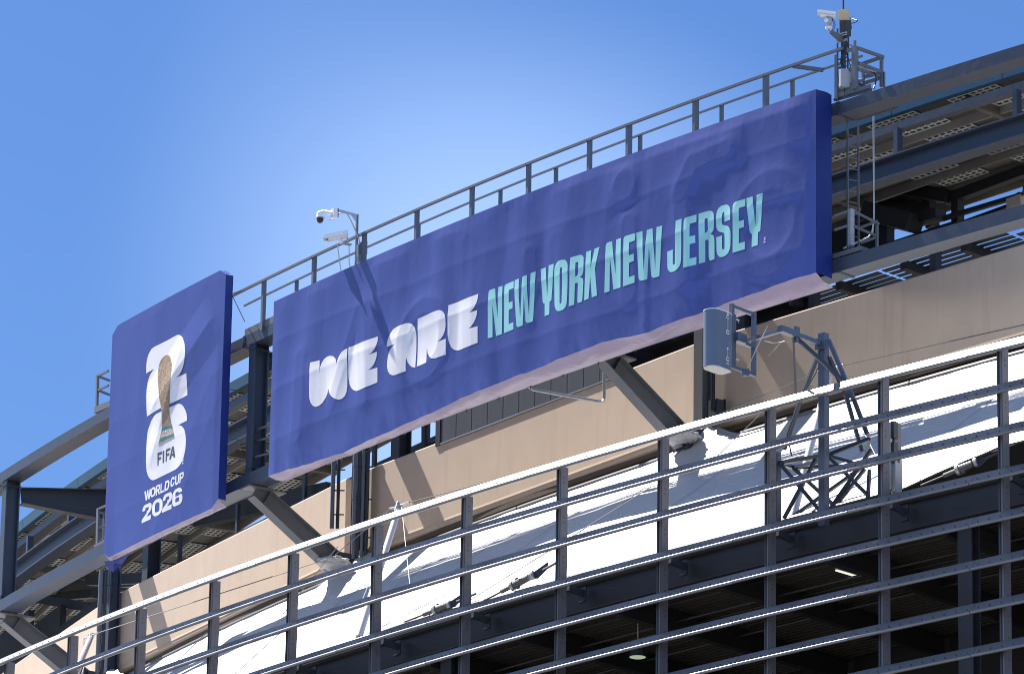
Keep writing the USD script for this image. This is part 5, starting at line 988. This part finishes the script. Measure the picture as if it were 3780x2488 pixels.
FM.part('cable', MB().tube([W((226.1818, -0.9, 42.115)), W((226.2488, -0.8, 42.047)), W((226.3064, -0.7, 42.065)), W((226.3614, -0.7, 42.056))], .01, 6), 'cable_white', smooth=True)
ac = FO - iw * .52 + al * .0 + uz * (-.24); ah = 0.69
SA = Thing('sector_antenna', 'blue upright sector antenna with a rounded front and pale base, above the louvers', 'antenna', ac - uz * ah)
cs = Polygon([(.36, -.14), (.36, .14), (.27, .20), (.08, .215)] + [(-.16 - .2 * math.sin(a), .215 * math.cos(a)) for a in np.linspace(0.15, math.pi - .15, 15)] + [(.08, -.215), (.27, -.20)])
SA.part('radome', MB().prism(cs, lambda x, y, t: ac + iw * x + al * y + uz * (t - ah), 2 * ah), 'radome', smooth=35)
SA.part('base_cap', MB().prism(cs.buffer(-.012), lambda x, y, t: ac + iw * x + al * y + uz * (t - ah - .022), .02), 'white_paint'); SA.part('top_cap', MB().prism(cs.buffer(.006), lambda x, y, t: ac + iw * x + al * y + uz * (ah - .012 + t), .02), 'white_paint')
nf = al * .213
def pl_on(x, z, hw, hh, th_=.012): return MB().box(ac + iw * x + uz * z + al * (.212 - max(0, x - .08) * .09), (iw, al, uz), (hw, th_, hh))
for x, z, w, h, m_ in ((.13, .57, .045, .035, 'white_paint'), (.13, .40, .012, .13, 'galv'), (.13, .20, .05, .045, 'white_paint'), (.13, -.32, .012, .12, 'galv'), (.13, -.46, .05, .045, 'white_paint'), (.13, -.57, .048, .025, 'galv')):
    SA.part('bracket_plate', pl_on(x, z, w, h), m_)
s = MB()
for x, z in ((.115, .57), (.15, .57), (.115, .20), (.15, .20), (.115, -.46), (.15, -.46)): s.lathe(ac + iw * x + uz * z + al * .22, [(.018, 0), (.018, .012), (.001, .013)], 8, al)
SA.part('bolt_heads', s, 'bolt', kind='stuff')
for z in (.64, -.20): SA.part('round_plug', MB().lathe(ac + iw * .13 + uz * z + al * .208, [(.026, 0), (.026, .012), (.001, .016)], 12, al), 'white_paint')
for z, h in ((.38, .08), (.0, .14), (-.45, .09)): SA.part('rating_label', MB().box(ac + iw * .367 + al * .05 + uz * z, (iw, al, uz), (.004, .05, h)), 'white_paint')
SA.part('side_fitting', MB().tube([ac - al * .1 + iw * .1 - uz * .12, ac - al * .42 + iw * .1 - uz * .16], .022, 8), 'black')

# cabinet behind the mullion at the right of the lattice
cb = W((227.0703, 1.0, 39.3)); iw, al, uz = basis(226.9)
KB = Thing('radio_cabinet', 'tall grey radio cabinet with black modules behind a mullion right of the lattice stand', 'cabinet', cb)
KB.part('case', MB().box(cb + iw * .1, (iw, al, uz), (.12, .10, .82)), 'post'); KB.part('front_channel', MB().box(cb - iw * .09, (iw, al, uz), (.03, .06, .8)), 'galv')
for z, h in ((.62, .2), (.18, .14), (-.1, .08)): KB.part('module', MB().box(cb - iw * .02 + al * .09 + uz * z, (iw, al, uz), (.075, .05, h)), 'black')
KB.part('lower_case', MB().box(cb + iw * .06 + al * .1 - uz * .45, (iw, al, uz), (.12, .05, .4)), 'grey_plastic'); KB.part('cable_port', MB().lathe(cb + iw * .06 + al * .15 - uz * .12, [(.04, 0), (.04, .01), (.001, .012)], 10, al), 'black')
for z in (-.9, -.94): KB.part('connector', MB().tube([cb + iw * (.0 + (z + .94) * 3) - uz * .82, cb + iw * (.0 + (z + .94) * 3) - uz * .95], .025, 8), 'galv')

# loose cloth at the corners of the emblem banner, its side lacing, and the low railing in the gap
for pts in (((211.1305, 6.38, 46.331), (211.3511, 6.4, 46.232), (211.6488, 6.55, 46.265), (211.4305, 6.6, 46.089), (211.2943, 6.5, 45.918), (211.1823, 6.45, 46.131)),):
    P = np.array([W(q) for q in pts]); c = P.mean(0) + np.array([-.02, -.03, .01])
    B2.part('loose_flap', MB().add(np.vstack([P, c]), [[i, (i + 1) % 6, 6] for i in range(6)]), 'vinyl_shaded')
for a, b in (((213.8569, 6.62, 49.87), (213.9094, 7.0, 49.861)), ((213.8648, 6.62, 48.421), (213.9367, 7.0, 48.374)), ((213.9012, 6.62, 52.715), (213.9325, 6.9, 52.83)), ((213.8841, 6.62, 52.623), (213.9164, 7.0, 51.929)), ((213.856, 6.62, 47.257), (213.9018, 7.0, 47.453))):
    B2.part('side_lacing', MB().tube([W(a), W(b)], 0.012, 5), 'black')
lg = W((214.1717, 7.15, 47.549)); LG = Thing('gap_railing', 'short low railing on the lower beam in the gap between the two banners', 'railing', lg)
LG.part('post', MB().bar(W((214.0888, 7.2, 47.634)), W((214.0808, 7.2, 48.758)), 0.07, 0.06, basis(214)[0]), 'guard')
for a, b in (((214.0839, 7.2, 48.629), (214.4829, 7.2, 48.564)), ((213.7821, 7.2, 48.366), (214.4537, 7.2, 48.201)), ((213.8438, 7.1, 47.838), (214.55, 7.1, 47.669))): LG.part('rail', MB().bar(W(a), W(b), 0.05, 0.05), 'guard')


print('prims', len(list(stage.Traverse())))
